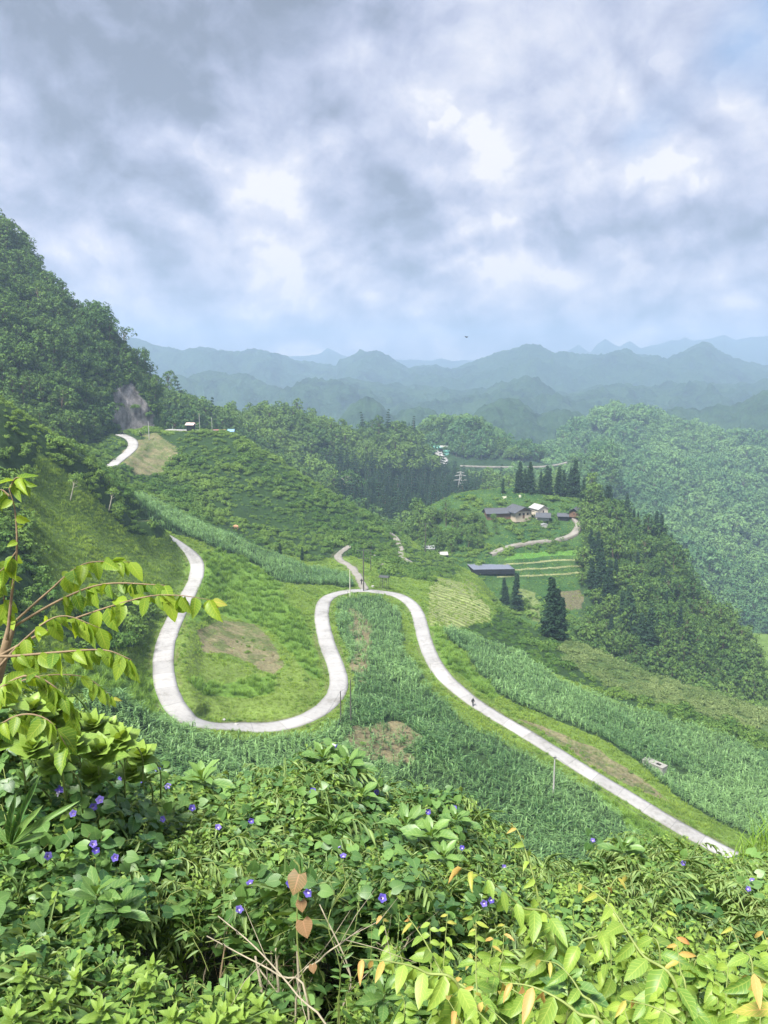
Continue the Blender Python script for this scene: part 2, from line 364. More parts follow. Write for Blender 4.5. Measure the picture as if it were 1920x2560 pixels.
# ---- the wooded karst mountain on the left
MOUNT = Surf([
 [(-900,1120,235),(-300,1110,240),(0,1100,245),(150,1110,262),(240,1110,292),(300,1092,318),(380,1084,330),(412,1086,338)],
 [(-900,1000,262),(-300,990,265),(0,960,270),(150,1010,285),(240,1050,305),(300,1072,321),(380,1072,332),(410,1078,341)],
 [(-900,700,300),(-300,780,300),(0,800,300),(150,900,305),(240,960,315),(300,1000,324),(370,1010,334),(406,1050,345)],
 [(-900,420,345),(-300,520,345),(-60,560,342),(0,690,330),(60,740,330),(150,800,330),(240,880,330),(300,930,333),(350,950,342),(402,1010,350)],
 [(-900,290,380),(-300,430,380),(-60,550,370),(0,585,362),(50,622,360),(90,688,358),(150,752,356),(200,800,354),(250,830,352),(300,876,350),(345,905,352),(380,965,356),(400,1030,362)],
 [(-900,'z',520,-60),(0,'z',520,-60),(400,'z',480,-80),(402,'z',470,-80)],
], -0.95, -0.2925, 330, [14, 50, 60, 50, 14], 3)
m_ = np.clip((MOUNT.s-0.8)/1.0, 0, 1)[:, None]*np.clip(1-(MOUNT.s-4)/1, 0.2, 1)[:, None]
MOUNT.Z += m_*((ridged(MOUNT.X, MOUNT.Y+MOUNT.Z, 34, 4)-0.62)*8 + fbm(MOUNT.X, MOUNT.Z, 9, 4)*3)*np.clip((412-w2px(MOUNT.X,MOUNT.Y,MOUNT.Z)[0])/150, 0.15, 1)
MOUNT.Y += m_*fbm(MOUNT.X, MOUNT.Z, 16, 4, ox=9)*9
# ---- the farmstead knoll with its terraces and the wooded cliff that falls to the right
KNOLL = Surf([
 [(900,'z',275,-95),(1000,'z',270,-92),(1150,'z',266,-93),(1250,'z',258,-94),(1400,'z',248,-96),(1550,'z',238,-101),(1700,'z',226,-108),(1920,'z',215,-118),(2350,'z',210,-130)],
 [(900,1420,300),(1000,1412,300),(1080,1425,297),(1150,1445,294),(1250,1478,290),(1400,1500,288),(1480,1530,283),(1550,1590,275),(1700,1680,262),(1920,1790,248),(2350,1900,240)],
 [(900,1400,320),(1000,1385,320),(1080,1385,316),(1150,1390,312),(1250,1385,312),(1400,1382,312),(1480,1400,308),(1550,1470,298),(1700,1590,282),(1920,1720,265),(2350,1860,250)],
 [(900,1395,335),(1000,1360,336),(1080,1335,335),(1150,1308,335),(1200,1302,337),(1280,1304,338),(1400,1305,336),(1480,1320,330),(1550,1400,316),(1700,1520,298),(1920,1660,280),(2350,1830,262)],
 [(900,1398,345),(960,1372,350),(1040,1284,356),(1130,1238,362),(1180,1226,366),(1260,1220,368),(1340,1226,366),(1420,1234,362),(1500,1272,350),(1560,1306,342),(1640,1342,330),(1690,1400,320),(1715,1470,314),(1760,1540,306),(1850,1625,296),(1920,1680,290),(2350,1820,275)],
 [(900,'z',385,-110),(1000,'z',395,-100),(1180,'z',410,-84),(1260,'z',410,-82),(1420,'z',405,-90),(1640,'z',375,-105),(1760,'z',350,-130),(1920,'z',330,-150),(2350,'z',320,-160)],
 [(900,'z',470,-150),(2350,'z',470,-190)],
], -0.045, 0.72, 560, [30, 90, 80, 90, 60, 30], 4)
mk = np.clip((w2px(KNOLL.X, KNOLL.Y, KNOLL.Z)[0]-1440)/120, 0, 1)
KNOLL.Z += fbm(KNOLL.X, KNOLL.Y, 12, 4)*1.5 + mk*((ridged(KNOLL.X, KNOLL.Y+KNOLL.Z*0.6, 30, 4)-0.6)*15)
# ---- wooded hills behind
HILLA = Surf([
 [(300,'z',370,-95),(700,'z',370,-120),(1000,'z',400,-130),(1350,'z',400,-125)],
 [(300,1080,400),(500,1130,410),(620,1165,430),(800,1260,440),(1000,1330,440),(1150,1330,440),(1350,1320,450)],
 [(300,1000,440),(400,1020,440),(480,1050,450),(560,1090,470),(620,1110,480),(760,1170,500),(900,1230,510),(1050,1265,520),(1200,1255,520),(1350,1250,520)],
 [(300,980,480),(360,1000,470),(420,1018,470),(470,1040,480),(520,1070,500),(560,1090,520),(600,1068,540),(660,1062,560),(740,1058,570),(790,1075,570),(830,1105,580),(880,1112,590),(920,1104,600),(960,1096,600),(1000,1092,600),(1040,1105,605),(1065,1180,600),(1150,1232,600),(1350,1245,600)],
 [(300,'z',640,-150),(1350,'z',720,-160)],
], -0.36, 0.24, 330, [24, 60, 60, 26], 3)
HILLA.Z += (ridged(HILLA.X, HILLA.Y, 55, 4)-0.6)*9*np.clip(1-abs(HILLA.s-1.5)/3, 0, 1)[:, None] + fbm(HILLA.X, HILLA.Y, 14, 3)*2.5
HILLB = Surf([
 [(950,'z',560,-150),(1500,'z',560,-150)],
 [(950,1240,600),(1500,1240,600)],
 [(950,1160,660),(1080,1165,660),(1100,1170,660),(1200,1176,655),(1350,1180,650),(1400,1178,640),(1500,1160,640)],
 [(950,1140,690),(1060,1130,690),(1100,1140,690),(1130,1148,680),(1200,1158,672),(1350,1164,668),(1420,1160,668),(1500,1140,680)],
 [(950,1120,720),(1020,1112,720),(1060,1090,720),(1100,1068,730),(1150,1062,735),(1180,1070,735),(1230,1098,725),(1270,1122,715),(1320,1140,705),(1360,1160,700),(1420,1160,700),(1500,1140,720)],
 [(950,'z',900,-200),(1500,'z',900,-200)],
], -0.01, 0.30, 200, [14, 30, 16, 40, 20], 2)
HILLB.Z += (fbm(HILLB.X, HILLB.Y, 22, 4)*6)*np.clip((HILLB.s-3.1)/0.5, 0, 1)[:, None]
HILLC = Surf([
 [(1100,'z',559,-219),(1920,'z',494,-231),(2400,'z',494,-238)],
 [(1100,1290,624),(1250,1275,624),(1400,1290,611),(1550,1350,585),(1700,1450,559),(1920,1600,533),(2400,1700,520)],
 [(1100,1240,728),(1250,1225,728),(1400,1215,741),(1550,1250,702),(1700,1330,676),(1920,1400,650),(2400,1480,650)],
 [(1100,1210,832),(1250,1185,832),(1380,1160,845),(1460,1140,858),(1550,1150,832),(1700,1200,806),(1920,1250,780),(2400,1290,780)],
 [(1100,1200,936),(1250,1180,936),(1330,1170,936),(1370,1150,962),(1420,1100,988),(1470,1062,1014),(1520,1040,1027),(1560,1040,1027),(1610,1055,1014),(1680,1082,988),(1740,1098,975),(1830,1118,962),(1920,1128,962),(2100,1120,988),(2400,1080,1040)],
 [(1100,'z',1300,-288),(2400,'z',1430,-288)],
], 0.06, 0.80, 330, [20, 60, 60, 60, 20], 3)
HILLC.Z += (ridged(HILLC.X, HILLC.Y, 110, 4, ox=3)-0.6)*26*np.clip(1-abs(HILLC.s-2)/3, 0, 1)[:, None] + fbm(HILLC.X, HILLC.Y, 18, 4)*4
# ---- blue mountains
def range_(curves, t0, t1, nc, rows, amp, sc, seed, sm=1):
    fy = lambda Y: 1000 + (Y-1000)*0.55 if Y > 1000 else Y
    s = Surf([[(a, b, fy(c)) for a, b, c in cv] for cv in curves], t0, t1, nc, rows, sm)
    k = np.sin(np.clip(s.s/(len(curves)-1)*1.15, 0, 1)*math.pi)[:, None]
    s.Z += k*((ridged(s.X, s.Y*0.8, sc, 6, 0.55, ox=seed)-0.62)*amp + (ridged(s.X, s.Y, sc*0.25, 4, 0.6, ox=seed)-0.6)*amp*0.34 + fbm(s.X, s.Y, sc*.05, 3, ox=seed)*amp*.13)
    return s
def flatc(y, Y, x0=-200, x1=2300): return [(x, y, Y) for x in (x0, x1)]
FAR = []
FAR.append(range_([flatc(1235,1000), [(-200,1150,1150),(400,1110,1150),(800,1130,1150),(1100,1150,1150),(1400,1130,1150),(2300,1110,1150)],
   [(-200,1060,1500),(350,1040,1500),(560,1090,1500),(800,1095,1450),(845,1078,1450),(880,1040,1450),(915,1022,1450),(950,1030,1450),(985,1062,1440),(1010,1045,1440),(1040,1035,1440),(1085,1042,1440),(1110,1072,1450),(1150,1090,1450),(1190,1040,1500),(1225,1018,1520),(1250,1000,1530),(1275,996,1540),(1300,1004,1540),(1320,1020,1520),(1345,1045,1500),(1390,1040,1480),(1420,1040,1480),(1460,1050,1500),(1600,1050,1550),(1650,1032,1600),(1700,1030,1600),(1750,1046,1600),(1790,1024,1620),(1830,1032,1620),(1870,1026,1620),(1900,1005,1650),(1930,990,1650),(2000,1000,1650),(2300,1020,1700)],
   flatc(1100,2000)], -0.62, 0.72, 620, [12, 40, 14], 80, 230, 1.0))
FAR.append(range_([flatc(1120,1900), flatc(1040,2200), [(-200,950,2800),(350,945,2800),(450,958,2800),(500,935,2800),(560,938,2800),(620,950,2800),(680,975,2800),(730,985,2750),(745,958,2750),(800,940,2800),(860,925,2900),(1000,945,2900),(1100,965,2900),(1200,985,2900),(1300,965,2900),(1420,985,2900),(1500,965,2900),(1620,975,2900),(1750,960,2900),(1850,965,2900),(1920,975,2900),(2300,950,2900)], flatc(1000,3600)], -0.62, 0.72, 620, [14, 46, 14], 150, 420, 5.0))
FAR.append(range_([flatc(1040,3300), flatc(960,3700), [(-200,890,4700),(300,875,4700),(360,872,4700),(400,882,4700),(450,884,4700),(480,878,4700),(520,884,4700),(600,888,4700),(640,883,4700),(680,888,4700),(760,893,4700),(840,905,4600),(850,885,4600),(875,875,4600),(905,869,4600),(940,874,4600),(980,893,4600),(1020,908,4600),(1065,908,4600),(1090,905,4600),(1110,912,4600),(1140,917,4600),(1165,912,4600),(1200,902,4600),(1230,890,4600),(1265,882,4600),(1300,880,4600),(1325,872,4600),(1345,875,4600),(1380,893,4600),(1420,897,4600),(1465,905,4600),(1500,897,4600),(1540,892,4600),(1575,893,4600),(1620,897,4600),(1660,914,4600),(1700,900,4600),(1735,886,4600),(1750,878,4600),(1770,884,4600),(1800,900,4600),(1850,920,4600),(1890,935,4600),(1920,945,4600),(2300,900,4600)], flatc(950,6000)], -0.62, 0.72, 620, [14, 50, 12], 170, 600, 2.0))
FAR.append(range_([flatc(950,6800), [(-200,900,8500),(640,892,8500),(760,892,8500),(800,885,8500),(818,873,8500),(840,882,8500),(870,893,8500),(1080,905,8500),(1100,900,8500),(1130,905,8500),(1300,900,8500),(1375,886,8500),(1420,884,8500),(1446,868,8500),(1475,885,8500),(1492,862,8500),(1512,848,8500),(1530,860,8500),(1548,870,8500),(1575,855,8500),(1600,868,8500),(1650,855,8500),(1680,844,8500),(1700,846,8500),(1715,841,8500),(1735,850,8500),(1770,848,8500),(1810,841,8500),(1840,856,8500),(1880,845,8500),(1920,841,8500),(2300,850,8500)], flatc(930,9500)], -0.62, 0.72, 620, [26, 8], 60, 900, 8.0))
# ================================================================= what grows where (near ground), traced over the surface
ZONES = {
 'corn': [[(170,1772),(230,1735),(300,1745),(380,1790),(450,1822),(520,1840),(600,1852),(700,1850),(770,1838),(840,1810),(872,1770),(885,1690),(868,1640),(845,1590),(832,1540),(845,1505),(880,1488),(915,1486),(960,1498),(1000,1530),(1006,1570),(1010,1620),(1040,1680),(1100,1750),(1160,1800),(1240,1845),(1330,1890),(1400,1935),(1480,1990),(1560,2060),(1640,2130),(1700,2260),(100,2260),(100,1800)],
          [(1120,1575),(1190,1590),(1300,1640),(1420,1710),(1560,1760),(1750,1830),(2100,1950),(2100,2120),(1900,2100),(1790,2050),(1690,1985),(1600,1905),(1500,1850),(1380,1800),(1290,1760),(1235,1730),(1190,1670)],
          [(360,1235),(480,1295),(640,1365),(780,1415),(872,1440),(878,1462),(800,1470),(760,1462),(690,1450),(600,1395),(520,1362),(430,1340),(380,1310),(330,1250)]],
 'dirt': [[(495,1570),(560,1555),(640,1562),(690,1610),(715,1660),(690,1690),(640,1668),(580,1640),(510,1632)],
          [(1300,1796),(1370,1820),(1450,1855),(1540,1902),(1610,1945),(1660,1985),(1690,2010),(1620,1982),(1500,1918),(1380,1852)],
          [(300,1150),(335,1095),(400,1083),(440,1125),(436,1165),(390,1182),(330,1182)]],
 'plot': [[(1075,1448),(1170,1452),(1215,1500),(1235,1550),(1160,1570),(1080,1565),(1065,1500)]],
 'tall': [[(470,1400),(520,1375),(590,1380),(680,1450),(750,1535),(790,1600),(800,1700),(770,1700),(740,1630),(660,1565),(560,1545),(490,1555),(455,1540),(480,1480)],
          [(150,1700),(250,1640),(330,1650),(410,1720),(440,1800),(380,1800),(230,1740)],
          [(1062,1560),(1110,1570),(1150,1630),(1200,1690),(1250,1735),(1235,1755),(1170,1715),(1110,1660),(1070,1610)],
          [(1480,1975),(1600,2050),(1720,2120),(1800,2180),(1600,2150),(1500,2040)],
          [(480,1700),(560,1715),(640,1700),(690,1690),(690,1735),(610,1750),(520,1740)]],
 'low': [[(450,1560),(490,1570),(510,1640),(600,1660),(700,1700),(740,1640),(800,1720),(780,1780),(640,1810),(480,1790),(440,1700)]],
 'brush': [[(290,1080),(600,1080),(1020,1330),(1040,1400),(930,1370),(860,1400),(780,1400),(640,1360),(480,1290),(360,1230),(300,1190)],
           [(-400,900),(0,960),(200,1090),(330,1200),(420,1300),(400,1345),(330,1330),(200,1200),(80,1130),(60,1300),(130,1500),(60,1700),(-400,1700)],
           [(1230,1460),(1300,1540),(1600,1660),(2200,1850),(2200,1960),(1920,1890),(1600,1770),(1400,1690),(1200,1590),(1120,1570),(1240,1560)],
           [(-400,800),(200,1000),(300,1090),(290,1160),(200,1130),(-400,960)],
           [(150,1560),(300,1480),(380,1520),(350,1620),(200,1640)],
           [(760,1350),(1100,1380),(1150,1440),(1080,1450),(960,1440),(900,1400)]],
 'drybrush': [[(1420,1590),(1600,1660),(2200,1850),(2200,1910),(1800,1800),(1550,1720),(1400,1660)]],
}
CODE = {'grass': 0, 'corn': 1, 'dirt': 2, 'plot': 3, 'tall': 4, 'low': 5, 'brush': 6, 'drybrush': 7, 'road': 8, 'bank': 9}
def near_zone(X, Y, Z, roadd=None):
    jx = fbm(X, Y, 9, 3, ox=31)*46; jy = fbm(X, Y, 9, 3, ox=77)*30
    px, py = w2px(X, Y, Z); px = px + jx; py = py + jy
    z = np.zeros(X.shape, int)
    for k in ('brush', 'drybrush', 'low', 'tall', 'plot', 'corn', 'dirt'):
        for poly in ZONES[k]: z[inpoly(px, py, poly)] = CODE[k]
    c = z == 1      # bare patches inside the corn
    for (bx, by, rx, ry) in [(950,1870,95,58),(905,1620,26,70),(885,1560,20,50),(860,1690,14,60)]:
        z[c & ((((px-bx)/rx)**2 + ((py-by)/ry)**2 + fbm(X, Y, 4, 3, ox=3)*2.5) < 0.7)] = 10
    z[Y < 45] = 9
    if roadd is not None: z[(roadd < 1.0+fbm(X, Y, 3, 3)*1.5) & (Y > 45)] = np.where(z[(roadd < 1.0+fbm(X, Y, 3, 3)*1.5) & (Y > 45)] == 1, 5, z[(roadd < 1.0+fbm(X, Y, 3, 3)*1.5) & (Y > 45)])
    return z
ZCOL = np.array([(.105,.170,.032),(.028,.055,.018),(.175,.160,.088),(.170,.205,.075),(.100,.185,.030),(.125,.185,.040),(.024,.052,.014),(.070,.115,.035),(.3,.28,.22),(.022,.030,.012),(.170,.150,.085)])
def ground_material(name, attr=True, base=(.05,.1,.03), dark=(.02,.05,.02), scale=0.25, bump=1.0, rock=0.0):
    m = bpy.data.materials.new(name); m.use_nodes = True; t = m.node_tree; b = t.nodes['Principled BSDF']
    b.inputs['Roughness'].default_value = 0.95; b.inputs['Specular IOR Level'].default_value = 0.15
    geo = nd(t, 'ShaderNodeNewGeometry')
    n1 = nd(t, 'ShaderNodeTexNoise'); n1.inputs['Scale'].default_value = scale; n1.inputs['Detail'].default_value = 8; n1.inputs['Roughness'].default_value = 0.65
    n2 = nd(t, 'ShaderNodeTexNoise'); n2.inputs['Scale'].default_value = scale*9; n2.inputs['Detail'].default_value = 6; n2.inputs['Roughness'].default_value = 0.7
    for n in (n1, n2): t.links.new(geo.outputs['Position'], n.inputs['Vector'])
    if attr:
        a = nd(t, 'ShaderNodeAttribute', attribute_name='cover'); col = a.outputs['Color']
        k = mth(t, 'MULTIPLY_ADD', n1.outputs['Fac'], 1.3, 0.35); k = mth(t, 'MULTIPLY', k, mth(t, 'MULTIPLY_ADD', n2.outputs['Fac'], 2.4, -0.2))
        mm = nd(t, 'ShaderNodeVectorMath', operation='SCALE'); t.links.new(col, mm.inputs[0]); t.links.new(k, mm.inputs['Scale']); col = mm.outputs[0]
    else:
        f = mth(t, 'ADD', mth(t, 'MULTIPLY', n1.outputs['Fac'], 0.6), mth(t, 'MULTIPLY', n2.outputs['Fac'], 0.4))
        col = ramp(t, f, [(0.36, (*dark, 1)), (0.50, (*base, 1)), (0.64, (base[0]*1.7, base[1]*1.45, base[2]*1.5, 1))])
    t.links.new(col, b.inputs['Base Color'])
    bp = nd(t, 'ShaderNodeBump'); bp.inputs['Strength'].default_value = bump; bp.inputs['Distance'].default_value = 0.5/scale*0.3
    t.links.new(n2.outputs['Fac'], bp.inputs['Height']); t.links.new(bp.outputs[0], b.inputs['Normal'])
    return m
GROUND_M = ground_material("meadow soil", True, scale=0.22, bump=0.5)
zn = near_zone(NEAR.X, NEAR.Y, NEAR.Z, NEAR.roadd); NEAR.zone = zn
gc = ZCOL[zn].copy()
# dark cut bank where the road bites into the slope
e = NEAR.roadd; kk = np.exp(-((e-0.55)/0.30)**2)[..., None]*np.clip(0.5+fbm(NEAR.X, NEAR.Y, 5, 3)*3, 0, 1)[..., None]; gc = gc*(1-kk*.7) + np.array([.10,.085,.05])*kk*.7
mo = np.clip(.5 + fbm(NEAR.X, NEAR.Y, 3.2, 4, ox=60)*3.4 + fbm(NEAR.X, NEAR.Y, .9, 2, ox=61)*2.4, 0, 1)[..., None]; pl_ = (zn == 3); gc[pl_] *= (1 + .38*np.sin((NEAR.X*.45+NEAR.Y*.9)*2*math.pi/2.2 + fbm(NEAR.X, NEAR.Y, 6, 2)*5))[pl_][:, None]
dm = (zn == 2)[..., None]; gc = np.where(dm, gc*mo + np.array([.10,.125,.045])*(1-mo), gc)
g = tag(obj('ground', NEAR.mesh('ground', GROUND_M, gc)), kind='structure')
# terraces and plots on the knoll
kp = np.array(w2px(KNOLL.X, KNOLL.Y, KNOLL.Z)); kp[0] += fbm(KNOLL.X, KNOLL.Y, 6, 4)*34; kp[1] += fbm(KNOLL.X, KNOLL.Y, 6, 3, ox=8)*8
kc = np.zeros(KNOLL.X.shape + (3,)); kc[:] = (.038,.085,.022)
ter = inpoly(kp[0], kp[1], [(1270,1372),(1450,1362),(1475,1420),(1465,1500),(1250,1500),(1240,1450)])
ty = kp[1] + (kp[0]-1300)*0.055 + fbm(KNOLL.X, KNOLL.Y, 16, 3)*5
for yl in (1407, 1424, 1441): kc[ter & (np.abs(ty-yl) < 1.9)] = (.185,.20,.095); kc[ter & (ty > yl+2) & (ty < yl+9)] = (.035,.075,.020)
kc[ter & (np.abs(ty-1389) < 6.5)] = (.080,.180,.030)
kc += fbm(KNOLL.X, KNOLL.Y, 7, 4)[..., None]*.05*np.array([1, 1.3, .3]); kc = np.clip(kc, .01, 1)
kc[inpoly(kp[0], kp[1], [(1290,1470),(1340,1480),(1360,1560),(1310,1540)])] = (.13,.17,.06)
kc[inpoly(kp[0], kp[1], [(1390,1480),(1470,1470),(1460,1520),(1400,1530)])] = (.105,.10,.055)
kc[inpoly(kp[0], kp[1], [(1260,1240),(1320,1238),(1310,1256),(1262,1254)]) & (fbm(KNOLL.X, KNOLL.Y, 5, 3) > 0.02)] = (.36,.36,.27)
kc[kp[0] > 1455] = (.030,.060,.020)
tag(obj('knoll_hillside', KNOLL.mesh('knoll_hillside', ground_material("terrace soil", True, scale=0.2, bump=0.6), kc)), kind='structure')
# mountain: forest floor with one bare rock face above the upper road
mp = np.array(w2px(MOUNT.X, MOUNT.Y, MOUNT.Z)); mc = np.zeros(MOUNT.X.shape + (3,)); mc[:] = (.035,.070,.022)
j1 = fbm(MOUNT.X, MOUNT.Z, 8, 4)*60
MOUNT.rock = inpoly(mp[0]+j1, mp[1]+j1*0.6, [(286,985),(300,960),(330,955),(352,985),(372,1030),(380,1092),(296,1092),(288,1040)])
nv = fbm(MOUNT.X*3, MOUNT.Z*0.8, 4, 4)[..., None]
rockc = np.clip(np.array([.185,.172,.165])*(1+nv*2.2+fbm(MOUNT.X*2, MOUNT.Z*.3, 1.2, 3, ox=3)[..., None]*2.2), .02, .6) ; mc[MOUNT.rock] = rockc[MOUNT.rock]
tag(obj('mountain', MOUNT.mesh('mountain', ground_material("mountain soil and rock", True, scale=0.35, bump=1.0), mc)), kind='structure')
WOODS = ground_material("forest floor", False, (.028,.060,.020), (.012,.030,.012), 0.09)
for nm, s in (('hill', HILLA), ('hill', HILLB), ('hill', HILLC)): tag(obj(nm, s.mesh(nm, WOODS)), kind='structure')
for i, s in enumerate(FAR):
    tag(obj('distant_mountains', s.mesh('distant_mountains', ground_material("far forest", False, (.032,.070,.030), (.008,.022,.014), [0.03, 0.014, 0.009, 0.006][i], 1.0))), kind='structure')
# ---- roads
def road_material(name, base, worn, streak):
    m = bpy.data.materials.new(name); m.use_nodes = True; t = m.node_tree; b = t.nodes['Principled BSDF']; b.inputs['Roughness'].default_value = 0.85
    geo = nd(t, 'ShaderNodeNewGeometry'); uv = nd(t, 'ShaderNodeAttribute', attribute_name='along')
    sp = nd(t, 'ShaderNodeSeparateXYZ'); t.links.new(uv.outputs['Vector'], sp.inputs[0])
    n1 = nd(t, 'ShaderNodeTexNoise'); n1.inputs['Scale'].default_value = 0.22; n1.inputs['Detail'].default_value = 7; n1.inputs['Roughness'].default_value = 0.7
    n2 = nd(t, 'ShaderNodeTexNoise'); n2.inputs['Scale'].default_value = 1.7; n2.inputs['Detail'].default_value = 6; n2.inputs['Roughness'].default_value = 0.75
    for n in (n1, n2): t.links.new(geo.outputs['Position'], n.inputs['Vector'])
    f = mth(t, 'ADD', mth(t, 'MULTIPLY', n1.outputs['Fac'], 0.6), mth(t, 'MULTIPLY', n2.outputs['Fac'], 0.4))
    col = ramp(t, f, [(0.36, worn), (0.50, base), (0.66, (min(base[0]*1.18,.8), min(base[1]*1.18,.8), min(base[2]*1.18,.8), 1))])
    # expansion joints every 5 m, each slab cast a little lighter or darker
    fr = mth(t, 'FRACT', mth(t, 'DIVIDE', sp.outputs[0], 5.0)); jt = mth(t, 'LESS_THAN', mth(t, 'ABSOLUTE', mth(t, 'SUBTRACT', fr, 0.5)), 0.010)
    slab = nd(t, 'ShaderNodeTexWhiteNoise', noise_dimensions='1D'); t.links.new(mth(t, 'FLOOR', mth(t, 'ADD', mth(t, 'DIVIDE', sp.outputs[0], 5.0), 0.5)), slab.inputs['W'])
    # paler wheel tracks, dusty dirty edges
    edge = mth(t, 'POWER', mth(t, 'ABSOLUTE', sp.outputs[1]), 7.0)
    k = mth(t, 'MULTIPLY_ADD', slab.outputs['Value'], streak, 1.0 - streak*0.5)
    k = mth(t, 'MULTIPLY', k, mth(t, 'MULTIPLY_ADD', jt, -0.35, 1.0)); k = mth(t, 'MULTIPLY', k, mth(t, 'MULTIPLY_ADD', edge, -0.30, 1.0))
    mm = nd(t, 'ShaderNodeVectorMath', operation='SCALE'); t.links.new(col, mm.inputs[0]); t.links.new(k, mm.inputs['Scale'])
    t.links.new(mm.outputs[0], b.inputs['Base Color'])
    bp = nd(t, 'ShaderNodeBump'); bp.inputs['Strength'].default_value = 0.25; bp.inputs['Distance'].default_value = 0.05
    t.links.new(n2.outputs['Fac'], bp.inputs['Height']); t.links.new(bp.outputs[0], b.inputs['Normal'])
    return m
CONCRETE = road_material("pale concrete", (.305,.30,.295,1), (.185,.178,.162,1), 0.22)
GRAVEL = road_material("gravel track", (.225,.21,.185,1), (.13,.125,.08,1), 0.02)
def lay_road(name, c, wd, mat, lift=0.0, thick=0.22, wob=0.10):
    tg = np.gradient(c, axis=0); tg[:, 2] = 0; tg /= np.linalg.norm(tg, axis=1, keepdims=True); nr = np.stack([-tg[:, 1], tg[:, 0], tg[:, 2]], 1)
    dl = np.r_[0, np.cumsum(np.linalg.norm(np.diff(c, axis=0), axis=1))]
    us = np.array([-1.0, -1.0, -.6, -.2, .2, .6, 1.0, 1.0]); V = []; U = []
    for i, u in enumerate(us):
        wv_ = wd/2*(1 + 0.0*dl) + (np.sign(u)*0 + (fbm(dl + 50*(u > 0), dl*0, 2.5, 3)*2*wob if abs(u) == 1 else 0))
        p = c + nr*(u*wv_)[:, None]; p[:, 2] += lift - (thick if i in (0, len(us)-1) else 0.03*u*u)
        V.append(p); U.append(np.stack([dl, np.full_like(dl, u), dl*0], 1))
    n, k = len(c), len(us); V = np.stack(V, 1).reshape(-1, 3); U = np.stack(U, 1).reshape(-1, 3)
    i = np.arange((n-1)*k).reshape(n-1, k)[:, :-1]
    F = np.stack([i, i+k, i+k+1, i+1], -1).reshape(-1, 4)[:, ::-1].copy()
    return tag(obj(name, mesh_np(name, V, F, mat, False, None, {'along': ('POINT', 'FLOAT_VECTOR', U)})), kind='structure')
lay_road('road', ROADS['road']['c'], 3.5, CONCRETE, 0.04)
lay_road('road', ROADS['upper_road']['c'], 3.8, CONCRETE, 0.05)
lay_road('road', ROADS['side_road']['c'], 2.5, GRAVEL, 0.045, wob=0.45)
def road_on(surf, pts, wd, mat, lift, name='road', wob=0.3):
    c = catmull(pts, 2.0); c = np.array([tuple(p) for p in (surf.pick(x, y) for x, y in c) if p is not None]); c = smooth1(c, 2)
    dl = np.r_[0, np.cumsum(np.linalg.norm(np.diff(c, axis=0), axis=1))]; m = max(8, int(dl[-1]/1.0))
    q = np.stack([np.interp(np.linspace(0, dl[-1], m), dl, c[:, i]) for i in range(3)], 1); q = smooth1(q, 3)
    z = np.array([max(surf.hat(a, b), surf.hat(a+wd*.4, b), surf.hat(a-wd*.4, b), surf.hat(a, b+wd*.4), surf.hat(a, b-wd*.4)) for a, b, _ in q]); q[:, 2] = smooth1(np.maximum(z, q[:, 2])[:, None], 3)[:, 0]
    return lay_road(name, q, wd, mat, lift, 1.2, wob)
road_on(KNOLL, [(1225,1388),(1262,1372),(1300,1362),(1360,1355),(1400,1350),(1432,1340),(1446,1322),(1448,1306),(1436,1299)], 3.2, GRAVEL, 0.3, 'path')
road_on(HILLB, [(1092,1128),(1100,1142),(1112,1152),(1104,1164),(1092,1176)], 7.0, CONCRETE, 0.5)
road_on(HILLB, [(1150,1166),(1200,1168),(1280,1169),(1350,1168),(1400,1162),(1440,1150),(1475,1142)], 3.0, GRAVEL, 0.8, wob=.9)
# the main road where it passes over the ridge behind the kiosk
road_on(NEAR, [(418,1077),(440,1076),(470,1076),(510,1078),(530,1080)], 6.0, CONCRETE, 0.5)

road_on(NEAR, [(918,1382),(932,1392),(942,1402),(952,1414)], 2.6, GRAVEL, 0.1, 'path', .4)
road_on(NEAR, [(938,1322),(962,1328),(980,1338),(994,1356),(1002,1376),(1003,1392),(1012,1402),(1028,1410)], 2.6, GRAVEL, 0.1, 'path', .4)
